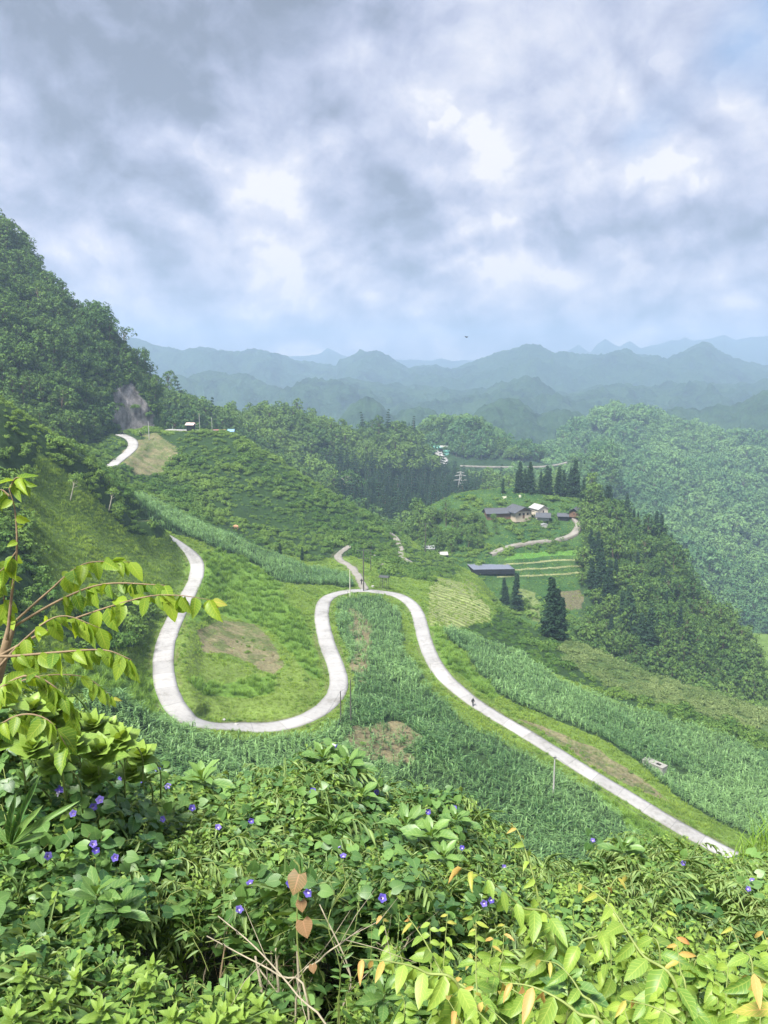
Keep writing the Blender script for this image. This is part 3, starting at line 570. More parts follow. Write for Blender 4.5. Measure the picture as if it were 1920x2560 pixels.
# ================================================================= leaf materials and plant meshes
RNG = np.random.RandomState(11)
def leaf_mat(name, a, b, transl=0.25, rough=0.6, spec=0.3, veins=0.0, tcol=None, hue=0.0, c=None):
    m = bpy.data.materials.new(name); m.use_nodes = True; t = m.node_tree; p = t.nodes['Principled BSDF']; out = t.nodes['Material Output']
    lv = nd(t, 'ShaderNodeAttribute', attribute_name='lv'); ti = nd(t, 'ShaderNodeAttribute', attribute_name='tint', attribute_type='INSTANCER')
    f = mth(t, 'ADD', mth(t, 'MULTIPLY', lv.outputs['Fac'], 0.55), mth(t, 'MULTIPLY', ti.outputs['Fac'], 0.45))
    st = [(0.12, (*a, 1)), (0.80, (*b, 1))]
    if c: st.append((0.93, (*c, 1)))
    col = ramp(t, f, st)
    if veins > 0:
        uv = nd(t, 'ShaderNodeAttribute', attribute_name='luv'); sp = nd(t, 'ShaderNodeSeparateXYZ'); t.links.new(uv.outputs['Vector'], sp.inputs[0])
        ab = mth(t, 'ABSOLUTE', sp.outputs[1])
        q = mth(t, 'FRACT', mth(t, 'MULTIPLY_ADD', ab, -1.6, mth(t, 'MULTIPLY', sp.outputs[0], 8.0)))
        v = mth(t, 'LESS_THAN', q, 0.14); mid = mth(t, 'LESS_THAN', ab, 0.07); v = mth(t, 'MAXIMUM', v, mid)
        mx_ = nd(t, 'ShaderNodeMixRGB'); t.links.new(mth(t, 'MULTIPLY', v, veins), mx_.inputs[0]); t.links.new(col, mx_.inputs[1]); mx_.inputs[2].default_value = (b[0]*1.7+.03, b[1]*1.35+.03, b[2]*1.6+.02, 1); col = mx_.outputs[0]
        bp = nd(t, 'ShaderNodeBump'); bp.inputs['Strength'].default_value = 0.35; bp.inputs['Distance'].default_value = 0.004; bp.invert = True
        t.links.new(v, bp.inputs['Height']); t.links.new(bp.outputs[0], p.inputs['Normal'])
    t.links.new(col, p.inputs['Base Color']); p.inputs['Roughness'].default_value = rough; p.inputs['Specular IOR Level'].default_value = spec
    if transl > 0:
        tr = nd(t, 'ShaderNodeBsdfTranslucent'); tm = nd(t, 'ShaderNodeMixRGB', blend_type='MULTIPLY'); tm.inputs[0].default_value = 1
        t.links.new(col, tm.inputs[1]); tm.inputs[2].default_value = tcol or (1.9, 1.7, 0.7, 1); t.links.new(tm.outputs[0], tr.inputs['Color'])
        ms = nd(t, 'ShaderNodeMixShader'); ms.inputs[0].default_value = transl
        t.links.new(p.outputs[0], ms.inputs[1]); t.links.new(tr.outputs[0], ms.inputs[2]); t.links.new(ms.outputs[0], out.inputs['Surface'])
    return m
def plain_mat(name, col, rough=0.8, var=0.3, scale=4.0, bump=0.2, spec=0.3, metal=0.0):
    m = bpy.data.materials.new(name); m.use_nodes = True; t = m.node_tree; p = t.nodes['Principled BSDF']
    tcd = nd(t, 'ShaderNodeTexCoord'); n1 = nd(t, 'ShaderNodeTexNoise'); n1.inputs['Scale'].default_value = scale; n1.inputs['Detail'].default_value = 6; n1.inputs['Roughness'].default_value = 0.65
    t.links.new(tcd.outputs['Object'], n1.inputs['Vector'])
    c = ramp(t, n1.outputs['Fac'], [(0.3, tuple(v*(1-var) for v in col[:3]) + (1,)), (0.7, tuple(min(v*(1+var), 1) for v in col[:3]) + (1,))])
    t.links.new(c, p.inputs['Base Color']); p.inputs['Roughness'].default_value = rough; p.inputs['Specular IOR Level'].default_value = spec; p.inputs['Metallic'].default_value = metal
    bp = nd(t, 'ShaderNodeBump'); bp.inputs['Strength'].default_value = bump; bp.inputs['Distance'].default_value = 0.03
    t.links.new(n1.outputs['Fac'], bp.inputs['Height']); t.links.new(bp.outputs[0], p.inputs['Normal']); return m
BARK = plain_mat("bark", (.13, .10, .07), 0.9, 0.4, 6)
PALEBARK = plain_mat("pale bark", (.42, .39, .32), 0.85, 0.25, 8)
TREE_L = leaf_mat("broadleaf foliage", (.032,.085,.020), (.110,.210,.042), 0.18, 0.75, 0.2)
TREE_D = leaf_mat("dark forest foliage", (.030,.080,.022), (.130,.215,.045), 0.15, 0.8, 0.15)
HILL_L = leaf_mat("far hillside foliage", (.045,.120,.045), (.150,.260,.085), 0.15, 0.8, 0.15)
CONI_L = leaf_mat("conifer foliage", (.012,.034,.018), (.034,.075,.030), 0.06, 0.8, 0.15)
BUSH_L = leaf_mat("hillside bush foliage", (.040,.110,.022), (.150,.245,.045), 0.20, 0.7, 0.2)
DRYB_L = leaf_mat("pale scrub foliage", (.070,.130,.035), (.220,.285,.110), 0.20, 0.8, 0.15)
GRASS_L = leaf_mat("meadow grass blades", (.085,.165,.024), (.240,.345,.055), 0.28, 0.6, 0.2)
TALL_L = leaf_mat("tall bright grass blades", (.080,.180,.026), (.205,.335,.055), 0.30, 0.55, 0.25)
CORN_L = leaf_mat("corn leaves", (.034,.112,.028), (.215,.370,.130), 0.18, 0.45, 0.5)
DRY_L = leaf_mat("dead stalks", (.150,.110,.060), (.330,.270,.165), 0.1, 0.9, 0.1)

def unit(v): return v/np.maximum(np.linalg.norm(v, axis=-1, keepdims=True), 1e-9)
def rand_dirs(n, rng, zmin=-1.0):
    z = rng.uniform(zmin, 1, n); a = rng.uniform(0, 2*math.pi, n); r = np.sqrt(1-z*z)
    return np.stack([r*np.cos(a), r*np.sin(a), z], 1)
class Proto:
    """numpy mesh with a per-face 'lv' value"""
    def __init__(s): s.V = []; s.F3 = []; s.F4 = []; s.n = 0
    def quads(s, V, Q, lv, m): s.F4.append((Q + s.n, lv, np.full(len(Q), m))); s.V.append(V); s.n += len(V)
    def leaves(s, c, ax, nr, Ln, Wd, rng, m=0, droop=0.0, lv=None):
        n = len(c); ax = unit(ax); side = unit(np.cross(ax, nr)); Ln = np.broadcast_to(Ln, n)[:, None]; Wd = np.broadcast_to(Wd, n)[:, None]
        up = np.cross(side, ax); V = np.empty((n, 4, 3)); V[:, 0] = c; V[:, 1] = c + ax*Ln*.45 + side*Wd*.5 + up*Wd*.1
        V[:, 2] = c + ax*Ln - np.array([0, 0, 1])*droop*Ln; V[:, 3] = c + ax*Ln*.45 - side*Wd*.5 + up*Wd*.1
        Q = np.arange(4*n).reshape(n, 4); s.quads(V.reshape(-1, 3), Q, rng.rand(n) if lv is None else lv, m)
    def blades(s, base, az, H, lean, Wd, rng, m=0, seg=3, lv=None):
        """arching grass-like blades"""
        n = len(base); d = np.stack([np.cos(az), np.sin(az), np.zeros(n)], 1); sd = np.stack([-np.sin(az), np.cos(az), np.zeros(n)], 1)
        H = np.broadcast_to(H, n)[:, None]; lean = np.broadcast_to(lean, n)[:, None]; Wd = np.broadcast_to(Wd, n)[:, None]; P = []
        for i in range(seg+1):
            u = i/seg; w_ = Wd*(1-u**1.8)*0.5*(0.6+0.8*min(u*3, 1)*0.5)
            c = base + d*(lean*H*u**2) + np.array([0, 0, 1])*(H*(u - 0.45*lean*u**3))
            P += [c - sd*w_, c + sd*w_]
        V = np.stack(P, 1); k = 2*(seg+1); o = (np.arange(n)*k)[:, None]
        Q = np.concatenate([o + np.array([2*i, 2*i+1, 2*i+3, 2*i+2]) for i in range(seg)], 1).reshape(-1, 4)
        l = rng.rand(n) if lv is None else lv
        s.quads(V.reshape(-1, 3), Q, np.repeat(l, seg), m)
    def tube(s, pts, rad, n=5, m=1):
        b = MB(); b.tube(pts, rad, n, cap=False); s.quads(np.concatenate(b.V), np.array(b.F), np.full(len(b.F), .5), m)
    def mesh(s, name, mats):
        V = np.concatenate(s.V); F = np.concatenate([q for q, _, _ in s.F4]); lv = np.concatenate([l for _, l, _ in s.F4]); mi = np.concatenate([k for _, _, k in s.F4])
        return mesh_np(name, V, F, mats, False, mi, {'lv': ('FACE', 'FLOAT', lv)})
def crown_leaves(p, rng, cen, rad, n, size, m=0, flat=1.0, lvshift=0.0):
    d = rand_dirs(n, rng, -0.45); r = rad*(0.72+0.36*rng.rand(n))[:, None]; c = cen + d*r*np.array([1, 1, flat])
    ax = unit(np.cross(d, rand_dirs(n, rng)) + d*0.35 - np.array([0, 0, .35])); nr = unit(d + rand_dirs(n, rng)*0.55 + np.array([0, 0, .4]))
    L_ = size*(0.7+0.7*rng.rand(n)); lv = np.clip(rng.rand(n)*0.6 + rng.rand()*0.4 + lvshift, 0, 1)
    p.leaves(c - ax*L_[:, None]*.5, ax, nr, L_, L_*0.62, rng, m, 0.15, lv)
def bush(seed, r=1.0, h=1.0, n=260, size=.22, clumps=9, mat=None, name='bush'):
    rng = np.random.RandomState(seed); p = Proto()
    for k in range(clumps):
        a = rng.uniform(0, 6.28); q = rng.rand()**.5*r*.72; c = np.array([math.cos(a)*q, math.sin(a)*q, h*(.25+.5*rng.rand()*(1-q/r*.6))])
        crown_leaves(p, rng, c, r*rng.uniform(.28, .48), n//clumps, size, flat=0.9*h/r if h < r else 1.0)
    return p.mesh(name, [mat or BUSH_L])
def tree(seed, H=8.0, cr=2.6, n=620, size=.55, clumps=14, mat=None, trunk=True, bark=None, base=.32, name='tree', parts=False, open_=0.0):
    rng = np.random.RandomState(seed); p = Proto(); tp = Proto() if parts else p
    top = np.array([rng.uniform(-.4, .4), rng.uniform(-.4, .4), H*.8])
    tr = [(0, 0, -.6), (top[0]*.2, top[1]*.3, H*.3), (top[0]*.6, top[1]*.6, H*.55), tuple(top)]
    if trunk: tp.tube(tr, [H*.026, H*.02, H*.013, H*.004], 5, 0 if parts else 1)
    for k in range(clumps):
        a = k*2.4 + rng.uniform(-.4, .4); u = (k+.5)/clumps; hh = H*(base + (1-base-.10)*u**.8); q = cr*(.35+.6*rng.rand())*math.sqrt(max(0.05, 1-(abs(u-.35)/.75)**2))
        c = np.array([math.cos(a)*q, math.sin(a)*q, hh])
        if trunk:
            s0 = np.array([top[0]*hh/H*.5, top[1]*hh/H*.5, hh*.72]); tp.tube([tuple(s0), tuple((s0+c)/2 + np.array([0, 0, .1*H*.2])), tuple(c)], [H*.009, H*.006, H*.002], 4, 0 if parts else 1)
        crown_leaves(p, rng, c, cr*rng.uniform(.30, .48)*(1-open_), n//clumps, size, flat=.75)
    if parts: return tp.mesh('trunk', [bark or BARK]), p.mesh('crown', [mat or TREE_L])
    return p.mesh(name, [mat or TREE_L, bark or BARK])
def conifer(seed, H=11.0, cr=1.9, tiers=17, per=7, mat=None, name='conifer', parts=False):
    """China fir: straight trunk, whorls of drooping needle branches, ragged pointed top"""
    rng = np.random.RandomState(seed); p = Proto(); tp = Proto() if parts else p
    tp.tube([(0, 0, -.8), (0, 0, H*.5), (0, 0, H)], [H*.018, H*.012, H*.002], 6, 0 if parts else 1)
    for k in range(tiers):
        u = k/(tiers-1); z = H*(.10+.88*u); Rr = cr*(1-u)**.8*(0.72+.45*rng.rand()) + .12
        for j in range(per):
            if rng.rand() < .12: continue
            a = rng.uniform(0, 6.28); d = np.array([math.cos(a), math.sin(a), 0]); ln = Rr*rng.uniform(.6, 1.15); nn = max(5, int(11*ln/cr+4))
            t = np.linspace(.15, 1, nn)[:, None]; c = np.array([0, 0, z]) + d*ln*t + np.array([0, 0, 1])*(-.22*ln*t**2 + .12*ln*t) + rng.normal(0, .05, (nn, 3))
            for sg in (-1, 1):
                ax = unit(d*0.5 + sg*np.cross(d, [0, 0, 1]) + rng.normal(0, .25, (nn, 3)) - np.array([0, 0, .35]))
                p.leaves(c, ax, np.array([0, 0, 1.0]) + rng.normal(0, .35, (nn, 3)), cr*.30*(1.15-t[:, 0]*.5)*(.7+.6*rng.rand(nn)), cr*.13, rng, 0, .25)
    if parts: return tp.mesh('trunk', [BARK]), p.mesh('crown', [mat or CONI_L])
    return p.mesh(name, [mat or CONI_L, BARK])
def corn(seed):
    rng = np.random.RandomState(seed); p = Proto(); H = 1.35
    p.tube([(0, 0, 0), (.02, .01, H*.6), (.0, .03, H)], [.018, .014, .006], 3, 0)
    for k in range(10):
        z = .22 + k*.115; az = (k % 2)*math.pi + rng.uniform(-.5, .5) + 1.0
        p.blades(np.array([[0, 0, z]]), np.array([az]), rng.uniform(.50, .80), rng.uniform(1.1, 2.1), .16, rng, 0, 4)
    for k in range(4): p.blades(np.array([[0, 0, H]]), np.array([rng.uniform(0, 6.3)]), .3, .5, .03, rng, 0, 2, lv=np.array([1.0]))
    return p.mesh('corn', [CORN_L])
def tuft(seed, n=26, H=.45, r=.28, wd=.045, lean=.7, mat=None, name='tuft'):
    rng = np.random.RandomState(seed); p = Proto(); a = rng.uniform(0, 6.28, n); q = rng.rand(n)**.5*r
    p.blades(np.stack([np.cos(a)*q, np.sin(a)*q, np.full(n, -.03)], 1), rng.uniform(0, 6.28, n), H*rng.uniform(.5, 1.15, n), lean*rng.uniform(.3, 1.3, n), wd*rng.uniform(.7, 1.3, n), rng, 0, 3)
    return p.mesh(name, [mat or GRASS_L])
# ---- scattering: one object whose copies of a plant are set on points
PROTO_KEEP = []
def scatter(name, pts, scale, protos, label_kind='stuff', rot=None, tint=None, seed=0, tilt=0.12, zs=None, sink=0.0, euler=None):
    n = len(pts); rng = np.random.RandomState(seed+99)
    if n == 0: return None
    me = bpy.data.meshes.new(name); me.vertices.add(n); P = np.array(pts, dtype=np.float32); P[:, 2] -= sink; me.vertices.foreach_set('co', P.ravel())
    r = np.zeros((n, 3)); r[:, 2] = rng.uniform(0, 6.283, n) if rot is None else rot; r[:, 0] = rng.normal(0, tilt, n); r[:, 1] = rng.normal(0, tilt, n)
    if euler is not None: r = euler
    sc3 = np.repeat(np.broadcast_to(np.asarray(scale, float), n)[:, None], 3, 1)
    if zs is not None: sc3[:, 2] *= zs
    for an, ty, dt in (('rot', 'FLOAT_VECTOR', r), ('scl', 'FLOAT_VECTOR', sc3)):
        a = me.attributes.new(an, ty, 'POINT'); a.data.foreach_set('vector', dt.astype(np.float32).ravel())
    a = me.attributes.new('tint', 'FLOAT', 'POINT'); a.data.foreach_set('value', (rng.rand(n) if tint is None else np.clip(tint, 0, 1)).astype(np.float32))
    a = me.attributes.new('pick', 'INT', 'POINT'); a.data.foreach_set('value', rng.randint(0, len(protos), n).astype(np.int32))
    for m in {m for p in protos for m in p.materials}: me.materials.append(m)
    o = obj(name, me); tag(o, kind='stuff')
    ng = bpy.data.node_groups.new(name, 'GeometryNodeTree')
    ng.interface.new_socket('Geometry', in_out='INPUT', socket_type='NodeSocketGeometry'); ng.interface.new_socket('Geometry', in_out='OUTPUT', socket_type='NodeSocketGeometry')
    gi = ng.nodes.new('NodeGroupInput'); go = ng.nodes.new('NodeGroupOutput'); ip = ng.nodes.new('GeometryNodeInstanceOnPoints'); jn = ng.nodes.new('GeometryNodeJoinGeometry')
    for p in protos:
        po = bpy.data.objects.new(p.name, p); PROTO_KEEP.append(po)
        oi = ng.nodes.new('GeometryNodeObjectInfo'); oi.inputs['Object'].default_value = po; oi.inputs['As Instance'].default_value = False
        g2 = ng.nodes.new('GeometryNodeGeometryToInstance'); ng.links.new(oi.outputs['Geometry'], g2.inputs[0]); ng.links.new(g2.outputs[0], jn.inputs[0])
    ng.links.new(gi.outputs[0], ip.inputs['Points']); ng.links.new(jn.outputs[0], ip.inputs['Instance']); ip.inputs['Pick Instance'].default_value = True
    def at(nm, ty):
        q = ng.nodes.new('GeometryNodeInputNamedAttribute'); q.data_type = ty; q.inputs['Name'].default_value = nm; return q.outputs[0]
    ng.links.new(at('pick', 'INT'), ip.inputs['Instance Index']); ng.links.new(at('rot', 'FLOAT_VECTOR'), ip.inputs['Rotation']); ng.links.new(at('scl', 'FLOAT_VECTOR'), ip.inputs['Scale'])
    ng.links.new(ip.outputs[0], go.inputs[0]); md = o.modifiers.new('plants', 'NODES'); md.node_group = ng
    return o
def patch(pts, sc=10, seed=0.0, amp=1.5): return np.clip(0.5 + fbm(pts[:, 0], pts[:, 1], sc, 3, ox=seed)*amp + RNG.normal(0, .10, len(pts)), 0, 1)
# ================================================================= ground cover that nobody could count
def near_pts(n, codes, ymin=48, ymax=345, wpow=1.0, road_clear=0.5):
    pt, nn = NEAR.samples(n, RNG, wpow); z = near_zone(pt[:, 0], pt[:, 1], pt[:, 2])
    kd_d = np.array([kd.find((p[0], p[1], 0))[2] for p in pt]) if road_clear is not None else np.full(len(pt), 99.)
    px, py = w2px(pt[:, 0], pt[:, 1], pt[:, 2])
    ok = np.isin(z, codes) & (pt[:, 1] > ymin) & (pt[:, 1] < ymax) & (kd_d > 1.75 + road_clear) & (px > -260) & (px < 2200) & (py < 2350)
    return pt[ok], kd_d[ok], px[ok], py[ok]
grass_p = [tuft(s, 26, .42, .34) for s in range(4)]
tall_p = [tuft(s+10, 54, 1.5, .55, .075, .75, TALL_L) for s in range(4)]
low_p = [tuft(s+20, 20, .30, .36, .04, .9) for s in range(3)]
bush_p = [bush(s+30, 1.25, 1.2, 320, .26, 10) for s in range(5)]
dryb_p = [bush(s+40, 1.3, 1.15, 320, .24, 10, DRYB_L) for s in range(3)]
corn_p = [corn(s+50) for s in range(6)]
dead_p = [tuft(s+60, 16, .30, .45, .05, 1.6, DRY_L) for s in range(3)]
# grass, thinner where it has been cut
pt, kdd, _, _ = near_pts(260000, [0, 5, 8, 3], 48, 330, 0.75, 0.25)
z = near_zone(pt[:, 0], pt[:, 1], pt[:, 2]); keep = (z != 3) | (RNG.rand(len(pt)) < .35); pt = pt[keep]; kdd = kdd[keep]; z = z[keep]
gt = patch(pt, 5, 2.0, 2.4); gt = np.where(z == 5, gt*.7+.3, gt)
gt = gt
scatter('grass', pt, np.clip(RNG.normal(1.0, .25, len(pt)), .4, 1.7)*np.where(kdd < 3, .75, 1.0)*np.where(z == 5, .9, 1.25)*(1+fbm(pt[:, 0], pt[:, 1], 5, 2, ox=71)*.9), grass_p + low_p, tint=gt, seed=1)
pt, kdd, _, _ = near_pts(90000, [4], 60, 300, 1.0, 0.5)
scatter('tall_grass', pt[:9000], RNG.uniform(.65, 1.15, len(pt[:9000])), tall_p, tint=patch(pt[:9000], 5, 5.0, 2.0), seed=2)
# a fringe of taller grass along the road edges
pt, kdd, _, _ = near_pts(60000, [0, 1, 4, 5], 60, 250, 0.9, 0.15); k = (kdd < 3.6) & (fbm(pt[:, 0], pt[:, 1], 6, 2, ox=50) > -.12)
scatter('verge_grass', pt[k], RNG.uniform(.22, .62, k.sum()), tall_p, tint=patch(pt[k], 4, 7.0), seed=3)
# corn in rows
gx, gy = np.meshgrid(np.arange(-75, 165, .62), np.arange(62, 300, .92)); gx = gx.ravel() + RNG.normal(0, .13, gx.size); gy = gy.ravel() + RNG.normal(0, .06, gy.size)
gx2 = gx*.93 - gy*.36 + 55; gy2 = gx*.36*.6 + gy
NY = NEAR
def drop(surf, x, y):
    """vectorised height under many points"""
    t = x/y; c = np.clip((t - surf.t[0])/(surf.t[-1]-surf.t[0])*(len(surf.t)-1), 0, len(surf.t)-1.001); i = c.astype(int); out = np.empty(len(x))
    for j in np.unique(i):
        s_ = i == j; out[s_] = np.interp(y[s_], surf.Y[:, j], surf.Z[:, j])
    return out
ok = (np.abs(gx2/gy2) < .66) & (gy2 > 62) & (gy2 < 300); gx2, gy2 = gx2[ok], gy2[ok]; gz = drop(NEAR, gx2, gy2)
zc = near_zone(gx2, gy2, gz); kdd = np.array([kd.find((a, b, 0))[2] for a, b in zip(gx2, gy2)])
ok = ((zc == 1) | ((zc == 10) & (RNG.rand(len(gx2)) < .42))) & (kdd > 3.0) & (fbm(gx2, gy2, 6, 3, ox=12) > -.27) & (RNG.rand(len(gx2)) < .88); cp = np.stack([gx2, gy2, gz], 1)[ok]
print('corn', len(cp))
ct = np.clip(.42 + fbm(cp[:, 0], cp[:, 1], 12, 3, ox=4)*1.6 + (cp[:, 0] > 20)*.12 + RNG.normal(0, .12, len(cp)), 0, 1)
scatter('corn_field', cp, np.clip(RNG.normal(.88, .18, len(cp)), .4, 1.3)*(1+fbm(cp[:, 0], cp[:, 1], 9, 2, ox=8)*.8), corn_p, tint=ct, seed=4, tilt=.10)
# scrub
pt, kdd, px, py = near_pts(70000, [6], 62, 345, .85, 1.4)
k = RNG.rand(len(pt)) < np.clip(.60 + fbm(pt[:, 0], pt[:, 1], 12, 3, ox=20)*1.2, .15, 1); pt = pt[k]; print('scrub', len(pt))
sz = np.clip(np.exp(RNG.normal(-.10, .35, len(pt))), .35, 2.0)*(1+fbm(pt[:, 0], pt[:, 1], 16, 2, ox=23)*1.1)*1.08
px, py = w2px(pt[:, 0], pt[:, 1], pt[:, 2]); lf = (px < 300) & (py < 1110)
scatter('hillside_scrub', pt, sz*np.where(lf, .62, 1.0), bush_p, tint=patch(pt, 14, 9.0, 2.0) + lf*.35, seed=5, sink=.15)
pt, kdd, _, _ = near_pts(70000, [7], 62, 345, .9, 1.4)
scatter('pale_scrub', pt, np.clip(np.exp(RNG.normal(-.2, .3, len(pt))), .35, 1.5), dryb_p, tint=patch(pt, 10, 12.0, 2.0), seed=6, sink=.15)
pt, kdd, _, _ = near_pts(90000, [2, 10], 62, 345, .9, 0.8)
k = RNG.rand(len(pt)) < .55; scatter('cut_stalks', pt[k], RNG.uniform(.5, 1.2, k.sum()), dead_p + low_p[:1], tint=patch(pt[k], 4, 15.0), seed=7)
pt, kdd, _, _ = near_pts(16000, [0, 5, 2, 10, 3], 60, 330, .9, 0.9)
k = fbm(pt[:, 0], pt[:, 1], 7, 3, ox=91) > -.02
scatter('meadow_weeds', pt[k], RNG.uniform(.18, .50, k.sum()), bush_p[:3] + tall_p[:1], tint=patch(pt[k], 6, 17.0), seed=8, sink=.05)
# woods
tree_p = [tree(s+70, 7.5, 2.7, 430, .62, 13, TREE_D) for s in range(6)] + [tree(s+76, 9.8, 2.0, 420, .55, 14, TREE_D) for s in range(2)] + [tree(s+78, 6.2, 3.4, 430, .62, 11, TREE_D) for s in range(2)]
hill_p = [tree(s+170, 7.5, 2.9, 380, .70, 12, HILL_L) for s in range(5)]
conf_p = [conifer(s+80, 11, 1.7, 12, 6) for s in range(3)]
def wood(name, surf, n, wpow, keepf, size, protos, tseed, sink=.4, cap=None, dark=1.0):
    pt, nn = surf.samples(n, RNG, wpow); px, py = w2px(pt[:, 0], pt[:, 1], pt[:, 2])
    ok = (px > -260) & (px < 2200) & keepf(px, py, pt); pt = pt[ok]
    if cap: pt = pt[:cap]
    print(name, len(pt))
    s_ = np.clip(np.exp(RNG.normal(0, .36, len(pt))), .4, 2.2)*size
    return scatter(name, pt, s_, protos, tint=patch(pt, 38, tseed, 2.2)*dark, seed=int(tseed), sink=sink)
mtn_p = tree_p[:4] + bush_p[:3]
def m_keep(px, py, pt):
    jj = fbm(pt[:, 0], pt[:, 2], 8, 4)*60
    rock = inpoly(px+jj, py+jj*.6, [(286,985),(300,960),(330,955),(352,985),(372,1030),(380,1096),(296,1096),(288,1040)])
    return (~rock | (RNG.rand(len(px)) < .04)) & ~((py > 1075) & (px > 270))
wood('mountain_forest', MOUNT, 9000, .9, m_keep, .68, tree_p, 31, dark=.55)
wood('mountain_thicket', MOUNT, 24000, .9, m_keep, 1.3, bush_p, 32, .2, dark=.55)
def ka(px, py, pt): return pt[:, 1] > 395
conz = [(800,1180),(900,1195),(1060,1190),(1200,1215),(1210,1300),(1100,1300),(1000,1340),(900,1310),(840,1260)]
wood('forest', HILLA, 15000, .9, lambda px, py, pt: ka(px, py, pt) & ~inpoly(px, py, conz), 1.05, tree_p, 33)
wood('conifer_forest', HILLA, 12000, .9, lambda px, py, pt: ka(px, py, pt) & (inpoly(px, py, conz) | (RNG.rand(len(px)) < .06)), 1.0, conf_p, 34)
hb_clear = [(1080,1112),(1118,1124),(1135,1146),(1400,1156),(1480,1136),(1485,1160),(1400,1196),(1080,1210)]
wood('forest', HILLB, 11000, .9, lambda px, py, pt: ~inpoly(px, py, hb_clear), 1.05, hill_p + tree_p[:3], 35)
wood('forest', HILLC, 20000, .85, lambda px, py, pt: ~inpoly(px, py, [(1380,1150),(1500,1120),(1485,1150),(1400,1172)]) | (RNG.rand(len(px)) < .3), 1.6, hill_p, 36)
def kn(px, py, pt):
    return ((px > 1452+fbm(pt[:, 0], pt[:, 1], 20, 2)*30) & ~inpoly(px, py, [(1380,1480),(1470,1470),(1470,1570),(1380,1570)])) | inpoly(px, py, [(900,1440),(960,1360),(1050,1285),(1200,1308),(1240,1345),(1200,1375),(1100,1385),(1060,1430)])
wood('cliff_forest', KNOLL, 6500, 1.0, kn, .75, tree_p, 37, dark=.7)
wood('cliff_thicket', KNOLL, 9000, 1.0, kn, 1.25, bush_p, 38, .2, dark=.7)
def kg(px, py, pt): return (px < 1470) & ~kn(px, py, pt)
wood('knoll_grass', KNOLL, 30000, 1.0, kg, 1.0, grass_p, 39, 0)
wood('knoll_shrubs', KNOLL, 12000, 1.0, lambda px, py, pt: kg(px, py, pt) & (py > 1240) & (fbm(pt[:, 0], pt[:, 1], 14, 3, ox=44) > .0) & ~inpoly(px, py, [(1200,1395),(1440,1380),(1460,1480),(1250,1500)]), 1.05, bush_p, 40, .1)
# ================================================================= things in the valley
def at(px, py, surf=None):
    for s in ([surf] if surf else [NEAR, KNOLL, MOUNT, HILLA, HILLB, HILLC]):
        p = s.pick(px, py)
        if p is not None: return p
    if surf: return surf.crest(px, py)
    raise ValueError((px, py))
def mpp(p): return p.y/FPX          # metres per photograph pixel at that distance
# ---- individual trees
conA = [conifer(s+200, 11.0, 2.0, 20, 8) for s in range(4)]
conP = [conifer(s+210, 11.0, 2.1, 24, 9, parts=True) for s in range(3)]
brdA = [tree(s+220, 7.5, 2.9, 800, .42, 18, TREE_L) for s in range(5)]
openA = [tree(s+230, 7.0, 2.6, 260, .42, 12, TREE_L, bark=PALEBARK, base=.55, open_=.25) for s in range(2)]
rngT = np.random.RandomState(5)
def put_tree(name, me, p, s, label, cat, group=None, zs=1.0, tint=None):
    if isinstance(me, tuple):
        o = empty(name, p, label, cat, group, rngT.uniform(0, 6.28)); o.scale = (s, s, s*zs)
        for nm, m_ in zip(('trunk', 'crown'), me): c = obj(nm, m_, o); c['tint'] = float(rngT.rand() if tint is None else tint)
    else:
        o = obj(name, me, None, p); o.scale = (s, s, s*zs); o.rotation_euler = (rngT.normal(0, .03), rngT.normal(0, .03), rngT.uniform(0, 6.28)); tag(o, label, cat, group)
        o['tint'] = float(rngT.rand() if tint is None else tint)
    return o
def grove(lst, surf, name, protos, label, cat, group=None, H0=11.0, tint=None):
    for i, (px, pb, pt_) in enumerate(lst):
        try: p = at(px, pb, surf)
        except ValueError:
            if surf is None: continue
            p = surf.crest(px, pb)
        h = (pb-pt_)*mpp(p)*(1.15*rngT.uniform(.85, 1.25) if surf is KNOLL and pb < 1245 else 1.08)
        put_tree(name, protos[i % len(protos)], p, h/H0, label, cat, group, tint=tint)
grove([(1292,1232,1178),(1300,1230,1168),(1311,1232,1172),(1320,1229,1160),(1328,1232,1175)], KNOLL, 'conifer_tree', conA, 'tall dark conifer in the tight left hilltop clump', 'tree', 'conifers in the left hilltop clump')
grove([(1350,1234,1180),(1358,1234,1188),(1366,1236,1181),(1374,1237,1186)], KNOLL, 'conifer_tree', conA, 'dark conifer in the second hilltop clump', 'tree', 'conifers in the second hilltop clump')
grove([(1392,1240,1186),(1399,1238,1182),(1407,1241,1192)], KNOLL, 'conifer_tree', conA, 'dark broad conifer in the middle clump of the hilltop row', 'tree', 'conifers in the middle hilltop clump')
grove([(1421,1242,1184),(1429,1240,1178),(1436,1243,1174),(1443,1246,1190)], KNOLL, 'conifer_tree', conA, 'dark conifer in the clump above the small dark shed', 'tree', 'conifers above the small shed')
grove([(1257,1234,1196)], KNOLL, 'conifer_tree', conA, 'thin solitary conifer left of the hilltop clumps', 'tree')
grove([(1456,1256,1198)], KNOLL, 'conifer_tree', conA, 'slim pointed conifer just right of the hilltop row', 'tree')
grove([(1514,1270,1210),(1521,1272,1207),(1528,1275,1222)], KNOLL, 'conifer_tree', conA, 'conifer of the trio on the descending ridge', 'tree', 'trio of conifers on the ridge')
grove([(1565,1300,1228)], KNOLL, 'conifer_tree', conA, 'tallest lone conifer with a ragged crown on the descending ridge', 'tree')
grove([(1614,1318,1268)], KNOLL, 'conifer_tree', conA, 'small lone conifer low on the descending ridge', 'tree')
